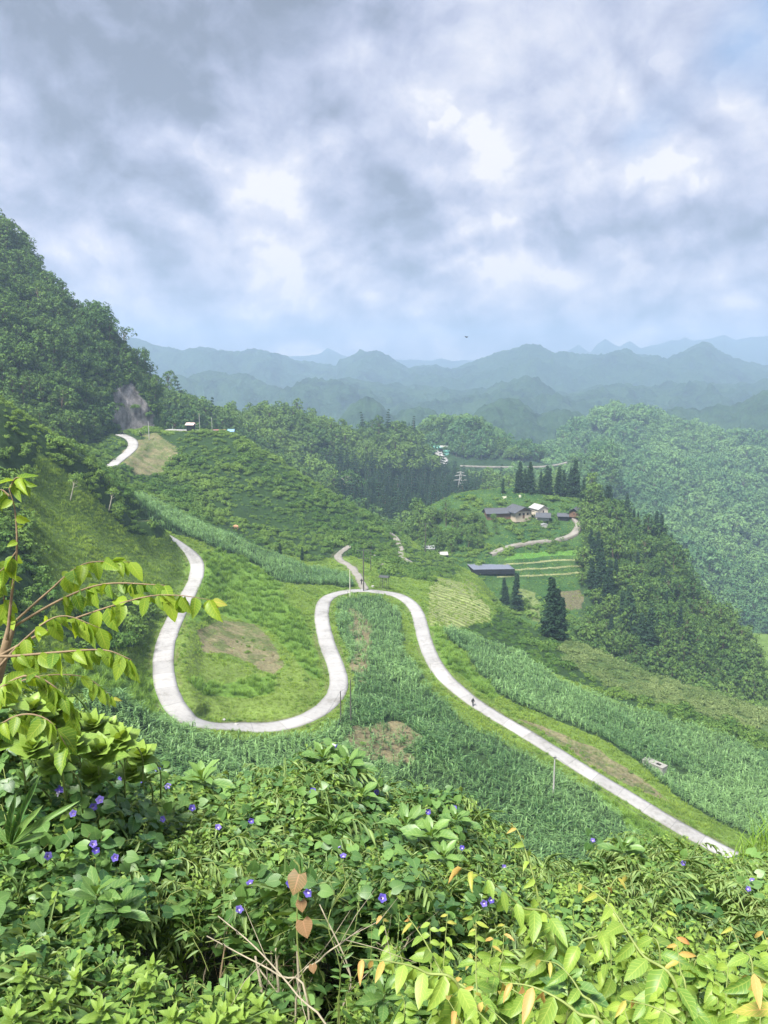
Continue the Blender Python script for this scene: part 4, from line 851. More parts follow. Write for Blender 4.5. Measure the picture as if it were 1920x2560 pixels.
grove([(1640,1335,1266),(1651,1340,1270),(1662,1345,1290),(1676,1352,1290)], KNOLL, 'conifer_tree', conA, 'conifer in the last clump at the lower end of the ridge', 'tree', 'conifers at the lower end of the ridge')
grove([(1480,1318,1268),(1552,1325,1300)], KNOLL, 'conifer_tree', conA, 'small dark conifer on the grassy slope right of the farm track', 'tree', 'small conifers right of the track')
grove([(1474,1392,1322),(1482,1440,1345),(1488,1410,1330),(1497,1460,1350),(1505,1480,1380),(1478,1470,1395),(1515,1500,1400),(1492,1500,1420),(1508,1520,1440),(1530,1525,1440)], KNOLL, 'conifer_tree', conA, 'dark conifer in the dense stand beside the terraces', 'tree', 'conifers beside the terraces', tint=.25)
grove([(1540,1288,1240),(1580,1312,1262),(1596,1318,1275),(1628,1330,1285),(1690,1400,1345),(1704,1430,1380),(1500,1272,1232)], KNOLL, 'conifer_tree', conA, 'slim conifer spaced out along the ridge crest', 'tree', 'spaced conifers along the ridge crest', tint=.2)
grove([(1530,1370,1318),(1560,1400,1345),(1590,1440,1380),(1625,1420,1368),(1655,1470,1412),(1540,1460,1398),(1600,1510,1450),(1660,1540,1478),(1700,1580,1515),(1525,1600,1535),(1640,1610,1545),(1720,1640,1585)], KNOLL, 'conifer_tree', conA, 'dark conifer poking out of the cliff woods', 'tree', 'scattered conifers in the cliff woods', tint=.2)
grove([(1573,1590,1460),(1556,1570,1475)], KNOLL, 'conifer_tree', conA, 'tall brownish conifer standing amid the cliff woods', 'tree', 'brownish conifers in the cliff woods', tint=.9)
grove([(1617,1640,1515),(1600,1630,1530)], KNOLL, 'conifer_tree', conA, 'dark conifer low down in the cliff woods above the scrubby bank', 'tree', 'conifers low in the cliff woods')
grove([(1375,1592,1442),(1390,1596,1470),(1402,1600,1492)], None, 'conifer_tree', conP, 'large dark conifer in the big clump rising beyond the right field', 'tree', 'big conifers beyond the right field', tint=.15)
grove([(1259,1505,1444),(1266,1510,1465)], None, 'conifer_tree', conP, 'dark conifer in the pair just below the terraced plot', 'tree', 'pair of conifers below the terraces', tint=.2)
grove([(1290,1525,1432),(1302,1540,1450),(1312,1548,1478)], None, 'conifer_tree', conP, 'slender conifer with bare lower stem beside the terraced plot', 'tree', 'slender conifers beside the terraces', tint=.35)
grove([(830,1240,1174),(868,1258,1176),(880,1262,1180),(892,1266,1190)], HILLA, 'pine_tree', openA, 'tall pine with bare trunk sticking up behind the scrubby ridge', 'tree', 'tall pines behind the scrubby ridge', 7.0, .2)
grove([(701,1393,1357),(756,1402,1368)], NEAR, 'conifer_tree', conA, 'young dark conifer at the top edge of the upper corn strip', 'tree', 'young conifers by the upper corn', tint=.2)
grove([(1838,1120,1088),(1846,1122,1092),(1856,1122,1094),(1880,1126,1100)], HILLC, 'conifer_tree', conA, 'tiny dark conifer on the hazy skyline of the right hill', 'tree', 'conifers on the hazy skyline')
# skyline and edge trees on the mountain
put_tree('sparse_tree', openA[0], at(318,880,MOUNT), (880-812)*mpp(at(318,880,MOUNT))/6.6, 'sparse pale tree standing against the sky on the mountain edge', 'tree')
put_tree('sparse_tree', openA[1], at(160,758,MOUNT), .62, 'thin bare little tree on the mountain skyline', 'tree')
put_tree('sparse_tree', openA[1], at(204,790,MOUNT), .60, 'thin flat-topped little tree lower on the mountain skyline', 'tree')
grove([(232,835,765),(250,840,762),(262,845,775),(275,862,795),(244,850,790)], MOUNT, 'broadleaf_tree', brdA, 'rounded dark tree in the clump bulging from the mountain skyline', 'tree', 'trees bulging from the mountain skyline', 7.5, .15)
def sample_trees(surf, n, keep, name, protos, s0, label, group, cat='tree', seed=1, mind=22, tint=None, sink=.5):
    rg = np.random.RandomState(seed); pt, _ = surf.samples(n*14, rg, .7); px, py = w2px(pt[:, 0], pt[:, 1], pt[:, 2]); got = []
    for i in range(len(pt)):
        if len(got) >= n: break
        q = surf.pick(px[i], py[i])
        if not keep(px[i], py[i]) or q is None or abs(q.y - pt[i, 1]) > 6: continue
        if any((px[i]-a)**2 + (py[i]-b)**2 < mind*mind for a, b in got): continue
        got.append((px[i], py[i])); p = Vector(pt[i]); p.z -= sink
        put_tree(name, protos[len(got) % len(protos)], p, s0*rg.uniform(.72, 1.3), label, cat, group, tint=tint)
ip1 = lambda poly: (lambda x, y: bool(inpoly(np.array(x), np.array(y), poly)))
sample_trees(MOUNT, 60, ip1([(0,560),(60,680),(170,770),(240,850),(280,960),(250,1030),(0,900)]), 'broadleaf_tree', brdA, .85, 'leafy tree on the steep left mountain', 'trees on the left mountain', seed=3, mind=34, tint=.3)
sample_trees(MOUNT, 18, ip1([(330,880),(372,940),(400,1030),(404,1078),(370,1070),(350,980),(320,930)]), 'broadleaf_tree', brdA, .8, 'tree at the mountain edge beside the rock face', 'trees right of the rock face', seed=4, mind=16)
sample_trees(KNOLL, 50, ip1([(1480,1320),(1640,1360),(1750,1560),(1900,1700),(1850,1760),(1700,1690),(1560,1600),(1500,1500)]), 'broadleaf_tree', brdA, .85, 'leafy tree on the steep wooded cliff', 'trees on the cliff', seed=5, mind=26, tint=.35)
sample_trees(KNOLL, 16, ip1([(1060,1300),(1200,1300),(1270,1320),(1240,1350),(1180,1385),(1080,1400),(1020,1380)]), 'broadleaf_tree', brdA, .85, 'tree in the thicket below the farmhouses', 'trees below the farmhouses', seed=6, mind=20)
sample_trees(NEAR, 22, ip1([(-40,960),(120,1050),(230,1150),(330,1240),(400,1305),(370,1330),(280,1260),(150,1180),(40,1120),(-40,1060)]), 'small_tree', brdA, .52, 'bushy olive tree in the sloping hedge line', 'trees in the hedge line', seed=8, mind=26, tint=.95)
sample_trees(HILLB, 24, ip1([(1060,1090),(1100,1068),(1180,1070),(1320,1140),(1330,1158),(1120,1150)]), 'broadleaf_tree', brdA, .9, 'hazy tree above the far road', 'trees above the far road', seed=9, mind=14)
for (px, pb, pt_, lab) in [(176,1250,1212,'small tree with two pale bare stems under the hedge line'), (272,1276,1225,'small tree with one leaning pale trunk at the foot of the hedge line')]:
    p = at(px, pb, NEAR); o = put_tree('pale_stemmed_tree', tree(int(px), 5.0, 1.6, 200, .34, 8, BUSH_L, bark=PALEBARK, base=.6, name='pale_stemmed_tree'), p, 1.15, lab, 'tree', tint=.8); o.rotation_euler = (0, .30, .2)
p = at(860,1392,NEAR)
for i, (px, py, s) in enumerate([(928,1372,1.0),(955,1380,.95),(980,1368,.85),(900,1352,.8),(990,1395,.7)]):
    try: put_tree('round_bush', brdA[i % 5], at(px, py), s*.62, 'rounded bush on the knob between the two dirt tracks', 'bush', 'bushes between the dirt tracks', .75, .7)
    except ValueError: pass
sample_trees(KNOLL, 26, ip1([(1195,1292),(1280,1300),(1340,1318),(1330,1345),(1230,1350),(1190,1320)]), 'low_tree', brdA, .50, 'low tree in front of the farmhouses', 'low trees in front of the farmhouses', seed=16, mind=11)
sample_trees(KNOLL, 16, ip1([(1330,1262),(1440,1262),(1440,1285),(1390,1290),(1330,1275)]), 'low_tree', brdA, .60, 'low tree behind the farm buildings', 'low trees behind the farm', seed=17, mind=13)
sample_trees(KNOLL, 14, ip1([(1120,1240),(1250,1226),(1270,1240),(1200,1265),(1110,1290)]), 'low_tree', brdA, .55, 'low tree on the farm hill shoulder', 'low trees on the left shoulder', seed=18, mind=14)
# ---- materials
M_CONC = plain_mat("weathered concrete", (.36,.36,.34), .9, .2, 3); M_TILE = plain_mat("dark roof tiles", (.075,.080,.092), .8, .35, 9, .5); M_TAN = plain_mat("tan plaster", (.50,.42,.33), .9, .12, 3)
M_WOOD = plain_mat("brown boards", (.16,.095,.06), .85, .35, 5); M_DARK = plain_mat("dark opening", (.012,.012,.012), .9, .1, 2); M_GREY = plain_mat("pale grey sheet", (.27,.28,.28), .5, .15, 3)
M_PALE = plain_mat("pale roof sheet", (.34,.34,.32), .6, .15, 4); M_RED = plain_mat("faded red roof", (.42,.20,.16), .7, .2, 4); M_BLUE = plain_mat("blue roof sheet", (.20,.34,.52), .5, .1, 4); M_TEAL = plain_mat("green roof sheet", (.16,.42,.34), .5, .15, 4)
M_NET = plain_mat("black shade net", (.135,.150,.195), .65, .18, 1.2, .15, .4); M_BLACK = plain_mat("black net side", (.012,.014,.018), .9, .2, 2); M_WHITE = plain_mat("white paint", (.75,.75,.73), .6, .1, 4)
M_STEEL = plain_mat("dark steel", (.06,.065,.065), .5, .2, 5); M_POLE = plain_mat("dark timber pole", (.085,.08,.07), .85, .25, 6); M_STONE = plain_mat("grey concrete slab", (.27,.265,.25), .9, .3, 4, .5)
def gable_house(name, p, rz, W, Dp, wall_h, rise, label, cat='house', roof=M_TILE, wall=M_TAN, over=.7, gable=None, doors=1, windows=2, group=None, stilts=0.0, upper=True):
    """ridge runs along local Y (depth); the gable faces local -Y"""
    o = empty(name, p, label, cat, group, rz)
    b = MB(); x, y = W/2, Dp/2; z0, z1 = -1.5, stilts+wall_h; zb = stilts if stilts else z0
    b.box((0, 0, (zb+z1)/2), (W, Dp, z1-zb)); b.build('wall', [wall], o)
    for s in (-1, 1): gb = MB(); gb.add([(-x, s*y*.995, z1), (x, s*y*.995, z1), (0, s*y*.995, z1+rise)], [(0, 1, 2) if s < 0 else (2, 1, 0)]); gb.build('gable', [gable or wall], o)
    r = MB(); t = .18
    for s in (-1, 1):
        e = (s*(x+over), z1 - rise*over/x); q = [(0, z1+rise), e]
        V = [(0, -y-over, z1+rise), (e[0], -y-over, e[1]), (e[0], y+over, e[1]), (0, y+over, z1+rise)]; V += [(a, c, d+t) for a, c, d in V]
        F = [(0,1,2,3),(7,6,5,4),(0,4,5,1),(1,5,6,2),(2,6,7,3),(3,7,4,0)]; r.add(V, F)
    r.tube([(0, -y-over, z1+rise+t), (0, y+over, z1+rise+t)], .12, 5); r.build('roof', [roof], o)
    for k in range(windows):
        wx = -x + W*(k+1)/(windows+1); f = MB(); f.box((wx, -y-.03, stilts+wall_h*.62), (W*.13, .08, wall_h*.34)); fr = f.build('window', [M_WOOD], o)
        g2 = MB(); g2.box((wx, -y-.06, stilts+wall_h*.62), (W*.10, .06, wall_h*.27)); g2.build('pane', [M_DARK], fr)
    for k in range(doors):
        f = MB(); f.box((x*.0 + (k+.5)*W*.22 - W*.11*doors, -y-.035, stilts+wall_h*.36), (W*.12, .09, wall_h*.72)); f.build('door', [M_WOOD], o)
    if stilts:
        for sx in (-1, 1):
            for sy in (-1, 0, 1): f = MB(); f.tube([(sx*x*.92, sy*y*.92, -1.5), (sx*x*.92, sy*y*.92, stilts)], .11, 5); f.build('post', [M_POLE], o)
    return o
K = lambda x, y: at(x, y, KNOLL)
gable_house('farmhouse', K(1296,1292), R(22), 8.2, 8.5, 3.1, 1.9, 'gabled farmhouse with tan lower wall and dark wood gable on the hilltop farm', gable=M_WOOD, over=1.1, windows=3)
gable_house('long_house', K(1243,1291), R(100), 5.0, 11.0, 2.2, 1.5, 'long low building under dark tiles joined to the left of the gabled farmhouse', wall=M_WOOD, over=.8, windows=1)
gable_house('pale_house', K(1347,1287), R(25), 5.2, 6.5, 3.2, 1.4, 'pale plastered house under a light grey roof right of the gabled farmhouse', roof=M_PALE, wall=plain_mat("cream plaster", (.60,.54,.44), .9, .1, 3), windows=1, over=.5)
gable_house('hut', K(1358,1304), R(75), 4.0, 5.0, 1.9, 1.1, 'small dark-roofed hut with open front just below the pale house', wall=M_GREY, over=.9, windows=1, stilts=.8)
gable_house('shed', K(1407,1297), R(80), 3.2, 4.2, 1.5, .9, 'low dark shed at the top of the curved track', wall=M_DARK, over=.5, windows=0)
gable_house('barn', K(1438,1295), R(-28), 4.4, 5.0, 2.6, 1.4, 'dark open barn on posts at the right end of the farm', wall=M_WOOD, gable=M_DARK, over=.8, windows=1, stilts=.7)
gable_house('stone_shed', K(1360,1318), R(5), 2.6, 2.0, 1.2, .3, 'tiny pale-walled outbuilding under the hut', wall=M_PALE, roof=M_GREY, over=.15, windows=0, doors=0)
gable_house('tin_shed', at(1071,1380), R(95), 3.2, 4.2, 1.7, .7, 'small shed under grey sheeting beside the tall dark pole', roof=M_GREY, wall=M_GREY, windows=1, over=.3, doors=0)
gable_house('tin_shed', at(1102,1392), R(100), 2.6, 5.2, 1.1, .8, 'low shed under pale buckled sheeting right of the tall dark pole', roof=M_PALE, wall=M_DARK, windows=0, over=.3, doors=0)
H = lambda x, y: at(x, y, HILLB)
gable_house('roadside_house', H(1092,1126), R(88), 6.0, 9.5, 2.8, 1.3, 'distant house under a light green roof where the far road bends', roof=M_TEAL, wall=M_DARK, windows=1, over=.8)
gable_house('roadside_house', H(1110,1124), R(95), 5.0, 6.5, 2.6, 1.0, 'distant house under a pale roof between the green-roofed pair', roof=M_PALE, wall=M_DARK, windows=1)
gable_house('roadside_stall', H(1116,1134), R(92), 4.0, 4.5, 2.4, .7, 'distant green-sided stall at the edge of the far road', roof=M_TEAL, wall=M_TEAL, windows=1)
kz = at(470,1079,NEAR); o = gable_house('kiosk', kz + Vector((0, 5, 1.0)), R(80), 2.4, 2.8, 1.6, .55, 'open roadside kiosk under a pale pink awning on the ridge', roof=plain_mat("pink awning", (.62,.47,.45), .8, .15, 4), wall=M_DARK, windows=0, doors=0, over=.5)
for px, m_, lb in ((540, M_RED, 'left of the two faded red roofs behind the ridge'), (556, M_RED, 'right of the two faded red roofs behind the ridge'), (578, M_BLUE, 'low house under a blue sheet roof behind the ridge')):
    t_, k_ = px2tk(px, 1078 if px < 570 else 1077); yy = 352; gable_house('ridge_house', Vector((t_*yy, yy, k_*yy-2.2)), R(90), 2.0, 2.6, 2.0, .7, lb if 'house' in lb else 'house under the ' + lb, roof=m_, wall=M_GREY, windows=0, doors=0, over=.3)
# ---- black shade net over a seed bed
o = empty('shade_net', K(1226,1420), 'wide flat black shade net stretched over posts below the farm', 'shade net')
b0 = K(1226,1420); dY = 6.0
C4 = []
for (px, yy) in ((1162, b0.y+dY), (1264, b0.y+dY+1), (1292, b0.y-4.5), (1187, b0.y-5.5)):
    C4.append(Vector(((px-CX)/FPX*(yy*CP+50*SP)*1.0 - b0.x, yy - b0.y, 0)))
zb_ = [max(KNOLL.hat(c.x+b0.x, c.y+b0.y), NEAR.hat(c.x+b0.x, c.y+b0.y)) - b0.z for c in C4]; ztop = max(zb_[2:]) + 2.3
n = MB(); g_ = 14; V = []
for i in range(g_+1):
    for j in range(g_+1):
        u, v = i/g_, j/g_; q = (C4[3]*(1-u) + C4[2]*u)*(1-v) + (C4[0]*(1-u) + C4[1]*u)*v
        V.append((q.x, q.y, ztop + v*.5 - .16*abs(math.sin(u*math.pi*5))*math.sin(v*math.pi) - .05*math.sin(v*9)))
n.add(V, [(i*(g_+1)+j, (i+1)*(g_+1)+j, (i+1)*(g_+1)+j+1, i*(g_+1)+j+1) for i in range(g_) for j in range(g_)]); cnv = n.build('canopy', [M_NET], o, True)
md = cnv.modifiers.new('s', 'SOLIDIFY'); md.thickness = .05
for k, (i0, i1) in enumerate(((3, 2), (2, 1), (0, 3))):
    sdm = MB(); m_ = 16; V = []
    for i in range(m_+1):
        u = i/m_; q = C4[i0]*(1-u) + C4[i1]*u; zt = ztop + (.5 if i0 == 0 else 0)*(1-u) + (.5 if i1 == 1 else 0)*u
        V += [(q.x, q.y, zt - .02 - .10*abs(math.sin(u*15))), (q.x*1.01, q.y*1.01, zt - 1.9 - .25*math.sin(u*11)**2)]
    sdm.add(V, [(2*i, 2*i+1, 2*i+3, 2*i+2) for i in range(m_)]); q = sdm.build('side_net', [M_BLACK], o); q.modifiers.new('s', 'SOLIDIFY').thickness = .03
for i, c in enumerate(C4): f = MB(); f.tube([(c.x*.98, c.y*.98, zb_[i]-.5), (c.x*.98, c.y*.98, ztop-.04)], .06, 5); f.build('post', [M_POLE], o)
# ---- poles and wires
def pole(px, pb, ptop, label, mat=M_POLE, r=.13, arms=(), name='utility_pole', surf=None, group=None, insul=True, lean=0.0):
    p = at(px, pb, surf); h = (pb-ptop)*mpp(p)*1.12; o = empty(name, p, label, 'pole' if 'post' not in name else 'post', group, 0)
    b = MB(); b.tube([(0, 0, -.6), (lean*.5, 0, h*.5), (lean, 0, h)], [r*1.25, r, r*.75], 8); b.build('shaft', [mat], o)
    for (dz, hw, br) in arms:
        a = MB(); a.box((lean, -.12, h-dz), (2*hw, .10, .12)); 
        if br: a.tube([(lean, -.1, h-dz-br), (lean+hw*.8, -.12, h-dz)], .035, 4); a.tube([(lean, -.1, h-dz-br), (lean-hw*.8, -.12, h-dz)], .035, 4)
        ar = a.build('crossarm', [M_STEEL], o)
        if insul:
            for s in (-.9, -.3, .3, .9): q = MB(); q.tube([(lean+hw*s, -.12, h-dz+.06), (lean+hw*s, -.12, h-dz+.28)], [.06, .04], 6); q.build('insulator', [M_STEEL], ar)
    return o, p + Vector((lean, 0, h))
_, tp1 = pole(909,1478,1378,'tall power pole with two crossarms at the road junction', arms=((.5, 1.9, 1.6), (2.7, 1.6, 0)), r=.16)
_, tp2 = pole(875,1492,1428,'pale concrete pole left of the junction', mat=plain_mat("pale concrete pole", (.50,.50,.42), .8, .1, 3), r=.13, name='concrete_pole')
_, tp3 = pole(927,1427,1377,'thin dark pole behind the power pole at the junction', r=.09)
_, tp4 = pole(1063,1384,1312,'distant dark pole with one long crossarm beside the tin sheds', arms=((.4, 2.4, 0),), r=.15)
_, tp5 = pole(1383,1992,1884,'grey concrete pole standing in the corn by the lower right road', mat=M_CONC, r=.14, name='concrete_pole', arms=((.35, .28, 0),), insul=False)
_, tp6 = pole(852,1805,1727,'short dark pole in the corn at the outside of the hairpin bend', r=.10)
_, tp7 = pole(877,1812,1700,'taller dark pole in the corn right of the hairpin bend', r=.11)
_, tp8 = pole(1076,1682,1660,'thin marker post at the left edge of the right road', r=.05, name='marker_post', mat=M_CONC)
_, tp9 = pole(373,1099,1058,'pale lamp pole where the upper road meets the rock face', mat=M_CONC, r=.14)
t_, k_ = px2tk(499, 1068); p_ = Vector((t_*330, 330, k_*330))
for px, lb, hh, k in ((499,'white pole right of the kiosk on the ridge', 5.6, 1066), (530,'grey pole above the red roofs on the ridge', 4.2, 1068), (432,'short pale post left of the kiosk on the ridge', 1.7, 1076)):
    t_, k_ = px2tk(px, k); p_ = Vector((t_*331, 331, k_*331)); o = empty('ridge_pole', p_, lb, 'pole'); b = MB(); b.tube([(0, 0, -2.5), (0, 0, hh)], .10, 6); b.build('shaft', [M_CONC], o)
for px, pb, pt_ in ((869,1497,1478),(1240,1838,1822)): pole(px, pb, pt_, 'thin post at the road edge ' + ('below the pale concrete pole' if px < 900 else 'half way down the right road'), r=.04, name='marker_post')
def wire(name, a, b, sag, label, r=.022):
    m = MB(); n_ = 28; m.tube([tuple(a.lerp(b, i/n_) - Vector((0, 0, sag*4*(i/n_)*(1-i/n_)))) for i in range(n_+1)], r, 4); o = m.build(name, [M_STEEL]); tag(o, label, 'cable', None); return o
def ptat(px, py, Y): t_, k_ = px2tk(px, py); return Vector((t_*Y, Y, k_*Y))
wire('power_cable', tp5, ptat(1960, 2200, 96), 2.2, 'overhead cable crossing above the lower right road from the concrete pole')
wire('power_cable', tp5, tp7, 2.5, 'overhead cable running left from the concrete pole over the corn', .014)
wire('power_cable', tp6, ptat(640, 1960, 70), 1.5, 'cable crossing the hairpin from the short dark pole')
wire('power_cable', tp6, tp7, .4, 'short cable between the two dark poles by the hairpin', .014)
wire('power_cable', tp7, tp1, 3.0, 'long cable from the hairpin poles up to the junction pole', .014)
wire('power_cable', tp1, tp4, 3.0, 'cable from the junction pole to the distant pole by the sheds', .016)
# ---- concrete tank with an open hatch
p = at(1636,1922,NEAR); o = empty('water_tank', p, 'long grey concrete tank with an open hatch in the corn by the right road', 'tank', None, math.atan2(-3.4, 2.6))
b = MB(); L_, W_, H_ = 4.5, 1.7, 1.25
for c, d in (((0, -W_/2+.08, H_/2-.4), (L_, .16, H_+.8)), ((0, W_/2-.08, H_/2-.4), (L_, .16, H_+.8)), ((-L_/2+.08, 0, H_/2-.4), (.16, W_-.33, H_+.8)), ((L_/2-.08, 0, H_/2-.4), (.16, W_-.33, H_+.8))): b.box(c, d)
b.build('tank_wall', [M_STONE], o); b = MB()
for c, d in (((-.95, 0, H_+.07), (2.7, W_+.1, .13)), ((1.84, 0, H_+.07), (.9, W_+.1, .13)), ((.9, -W_*.39, H_+.07), (.98, W_*.30, .13)), ((.9, W_*.39, H_+.07), (.98, W_*.30, .13))): b.box(c, d)
b.build('lid_slab', [plain_mat("pale slab", (.25,.245,.225), .9, .25, 3, .4)], o)
# ---- lookout frame with a small roof
p = at(961,1474,NEAR); s = mpp(p); o = empty('lookout_shelter', p, 'small dark-roofed frame on four tall thin legs beside the junction', 'shelter', None, R(-24))
for sx, sy in ((-1,-1),(1,-1),(1,1),(-1,1)): b = MB(); b.tube([(sx*1.15, sy*.75, -.5), (sx*.98, sy*.62, 3.7)], .065, 5); b.build('leg', [M_POLE], o)
b = MB(); b.box((0, 0, 3.75), (2.9, 1.9, .07)); b.add([(-1.5, -1.0, 3.8), (1.5, -1.0, 3.8), (1.5, 0, 4.25), (-1.5, 0, 4.25), (1.5, 1.0, 3.8), (-1.5, 1.0, 3.8)], [(0,1,2,3), (3,2,4,5), (0,3,5), (1,4,2)]); b.build('roof', [M_STEEL], o)
b = MB()
for z_ in (2.9, 3.35): b.tube([(-1, -.65, z_), (1, -.65, z_)], .04, 4); b.tube([(-1, .65, z_), (1, .65, z_)], .04, 4)
b.build('rail', [M_POLE], o)
b = MB()
for k in range(4): b.tube([(-.25, -.70, .7+.6*k), (.25, -.70, .7+.6*k)], .03, 4)
for sx in (-1, 1): b.tube([(sx*.26, -.80, -.2), (sx*.24, -.66, 3.2)], .03, 4)
b.build('ladder', [M_POLE], o)
# ---- pylon in the far wood
p = at(1150,1262,HILLA); o = empty('pylon', p, 'faint lattice power pylon in front of the dark conifer wood', 'pylon'); b = MB(); hp = 22
for k in range(7):
    z0, z1 = hp*k/7, hp*(k+1)/7; w0, w1 = 2.6*(1-k/7.6), 2.6*(1-(k+1)/7.6)
    cs_ = [(-1,-1),(1,-1),(1,1),(-1,1)]
    for i in range(4):
        a, c = cs_[i], cs_[(i+1) % 4]; b.tube([(a[0]*w0, a[1]*w0, z0), (a[0]*w1, a[1]*w1, z1)], .16, 4); b.tube([(a[0]*w0, a[1]*w0, z0), (c[0]*w1, c[1]*w1, z1)], .10, 4); b.tube([(c[0]*w0, c[1]*w0, z0), (a[0]*w1, a[1]*w1, z1)], .10, 4)
b.build('lattice', [M_PALE], o)
for z_, hw in ((16.5, 4.6), (19.5, 3.8), (21.5, 2.5)): b = MB(); b.tube([(-hw, 0, z_), (0, 0, z_+.8), (hw, 0, z_)], .15, 4); b.tube([(-hw, 0, z_), (hw, 0, z_)], .12, 4); b.build('crossarm', [M_PALE], o)
# ---- people, bikes, cow, bird
SKIN = plain_mat("skin", (.42,.27,.19), .6, .05, 9); HAIR = plain_mat("black hair", (.012,.010,.009), .5, .1, 9)
def skinned(name, verts, edges, radii, mat, parent, root=0, sub=2):
    me = bpy.data.meshes.new(name); me.from_pydata(verts, edges, []); me.materials.append(mat); o = obj(name, me, parent)
    md = o.modifiers.new('skin', 'SKIN'); md.use_smooth_shade = True
    lay = me.skin_vertices[0] if me.skin_vertices else None
    if lay is None:
        bm = bmesh.new(); bm.from_mesh(me); bm.verts.layers.skin.verify(); bm.to_mesh(me); bm.free(); lay = me.skin_vertices[0]
    for i, r in enumerate(radii):
        r = r if isinstance(r, tuple) else (r, r); lay.data[i].radius = r; lay.data[i].use_root = (i == root)
    o.modifiers.new('sub', 'SUBSURF').levels = sub; o.modifiers['sub'].render_levels = sub; return o
def person(p, rz, label, top, legs, pose='walk', helmet=None, parent=None):
    o = empty('person', p, label, 'person', None, rz); 
    if pose == 'walk':
        J = dict(pel=(0,0,.93), hL=(.10,0,.90), hR=(-.10,0,.90), kL=(.10,.16,.50), kR=(-.10,-.02,.50), aL=(.10,.20,.09), aR=(-.10,-.26,.13), tL=(.11,.36,.04), tR=(-.11,-.12,.02), ch=(0,.02,1.28), nk=(0,.03,1.47), hd=(0,.06,1.60), tp=(0,.05,1.72),
                 sL=(.19,.01,1.42), sR=(-.19,.01,1.42), eL=(.27,-.10,1.14), eR=(-.27,.08,1.14), wL=(.30,-.06,.90), wR=(-.29,.20,.93))
    else:
        J = dict(pel=(0,-.05,.80), hL=(.12,-.03,.80), hR=(-.12,-.03,.80), kL=(.17,.36,.76), kR=(-.17,.36,.76), aL=(.16,.28,.36), aR=(-.16,.28,.36), tL=(.16,.44,.32), tR=(-.16,.44,.32), ch=(0,.05,1.12), nk=(0,.12,1.30), hd=(0,.18,1.43), tp=(0,.18,1.55),
                 sL=(.19,.08,1.25), sR=(-.19,.08,1.25), eL=(.28,.28,1.06), eR=(-.28,.28,1.06), wL=(.30,.52,1.05), wR=(-.30,.52,1.05))
    def hand(s):
        w_ = Vector(J['w'+s]); e_ = Vector(J['e'+s]); d = (w_-e_).normalized(); sg = 1 if s == 'L' else -1; return w_ + d*.09, w_ + d*.05 + Vector((-sg*.02, .05, 0)), [w_ + d*(.165-.012*abs(k-1)) + Vector((0, (k-1.5)*.020, 0)) for k in range(4)]
    names = ['pel','hL','kL','aL','tL','hR','kR','aR','tR','ch','nk','hd','tp','sL','eL','wL','sR','eR','wR']; V = [J[n_] for n_ in names]; ix = {n_: i for i, n_ in enumerate(names)}
    E = [('pel','hL'),('hL','kL'),('kL','aL'),('aL','tL'),('pel','hR'),('hR','kR'),('kR','aR'),('aR','tR'),('pel','ch'),('ch','nk'),('nk','hd'),('hd','tp'),('ch','sL'),('sL','eL'),('eL','wL'),('ch','sR'),('sR','eR'),('eR','wR')]; E = [(ix[a], ix[b]) for a, b in E]
    rad = [(.13,.10),.085,.055,.040,.035,.085,.055,.040,.035,(.15,.11),.052,(.078,.092),.062,.055,.042,.030,.055,.042,.030]
    for s in 'LR':
        pm, th, fg = hand(s); V.append(tuple(pm)); rad.append((.034,.020)); pi = len(V)-1; E.append((ix['w'+s], pi)); V.append(tuple(th)); rad.append(.010); E.append((pi, len(V)-1))
        for f_ in fg: V.append(tuple(f_)); rad.append(.009); E.append((pi, len(V)-1))
    skinned('body', V, E, rad, SKIN, o)
    g = lambda L_: [J[k] for k in L_]
    skinned('trousers', g(['pel','hL','kL','aL','hR','kR','aR']), [(0,1),(1,2),(2,3),(0,4),(4,5),(5,6)], [(.15,.125),.105,.075,.060,.105,.075,.060], legs, o)
    skinned('jacket', g(['pel','ch','nk','sL','eL','wL','sR','eR','wR']), [(0,1),(1,2),(1,3),(3,4),(4,5),(1,6),(6,7),(7,8)], [(.155,.13),(.185,.14),.07,.085,.065,.050,.085,.065,.050], top, o)
    for sg in (-1, 1):
        a = J['aL' if sg > 0 else 'aR']; t_ = J['tL' if sg > 0 else 'tR']; f = MB(); f.tube([(a[0], a[1]-.06, a[2]-.03), (a[0], a[1]+.06, a[2]-.03), (t_[0], t_[1]+.02, t_[2])], [.045, .052, .035], 8); f.build('shoe', [M_BLACK], o, True)
    h = MB(); hd = Vector(J['hd'])
    for k, (dz, r) in enumerate(((.0, .105), (.05, .108), (.09, .09), (.125, .05))): pass
    h.tube([tuple(hd + Vector((0, -.015, z_))) for z_ in (-.02, .04, .09, .13, .145)], [.100, .106, .098, .06, .01], 12); h.build('helmet' if helmet else 'hair', [helmet or HAIR], o, True)
    return o
BLK = plain_mat("black cloth", (.016,.016,.018), .85, .2, 6); DKG = plain_mat("dark grey cloth", (.045,.045,.05), .85, .2, 6); WHT = plain_mat("white cloth", (.62,.62,.62), .8, .08, 6)
pw = at(1182,1766,NEAR); pw.z = float(kd.find((pw.x, pw.y, 0))[0][2]) + info[kd.find((pw.x, pw.y, 0))[1]][0] + .05
person(pw, R(200), 'lone walker in black clothes on the right hand road', BLK, DKG)
pq = at(904,1462,NEAR); pq.z = info[kd.find((pq.x, pq.y, 0))[1]][0] + .05
person(pq, R(20), 'small figure in dark clothes walking up beside the junction pole', BLK, BLK)
pr = at(354,1096,NEAR); pr.z = info[kd.find((pr.x, pr.y, 0))[1]][0] + .1
person(pr, R(60), 'tiny dark figure standing at the top of the upper road', BLK, DKG)
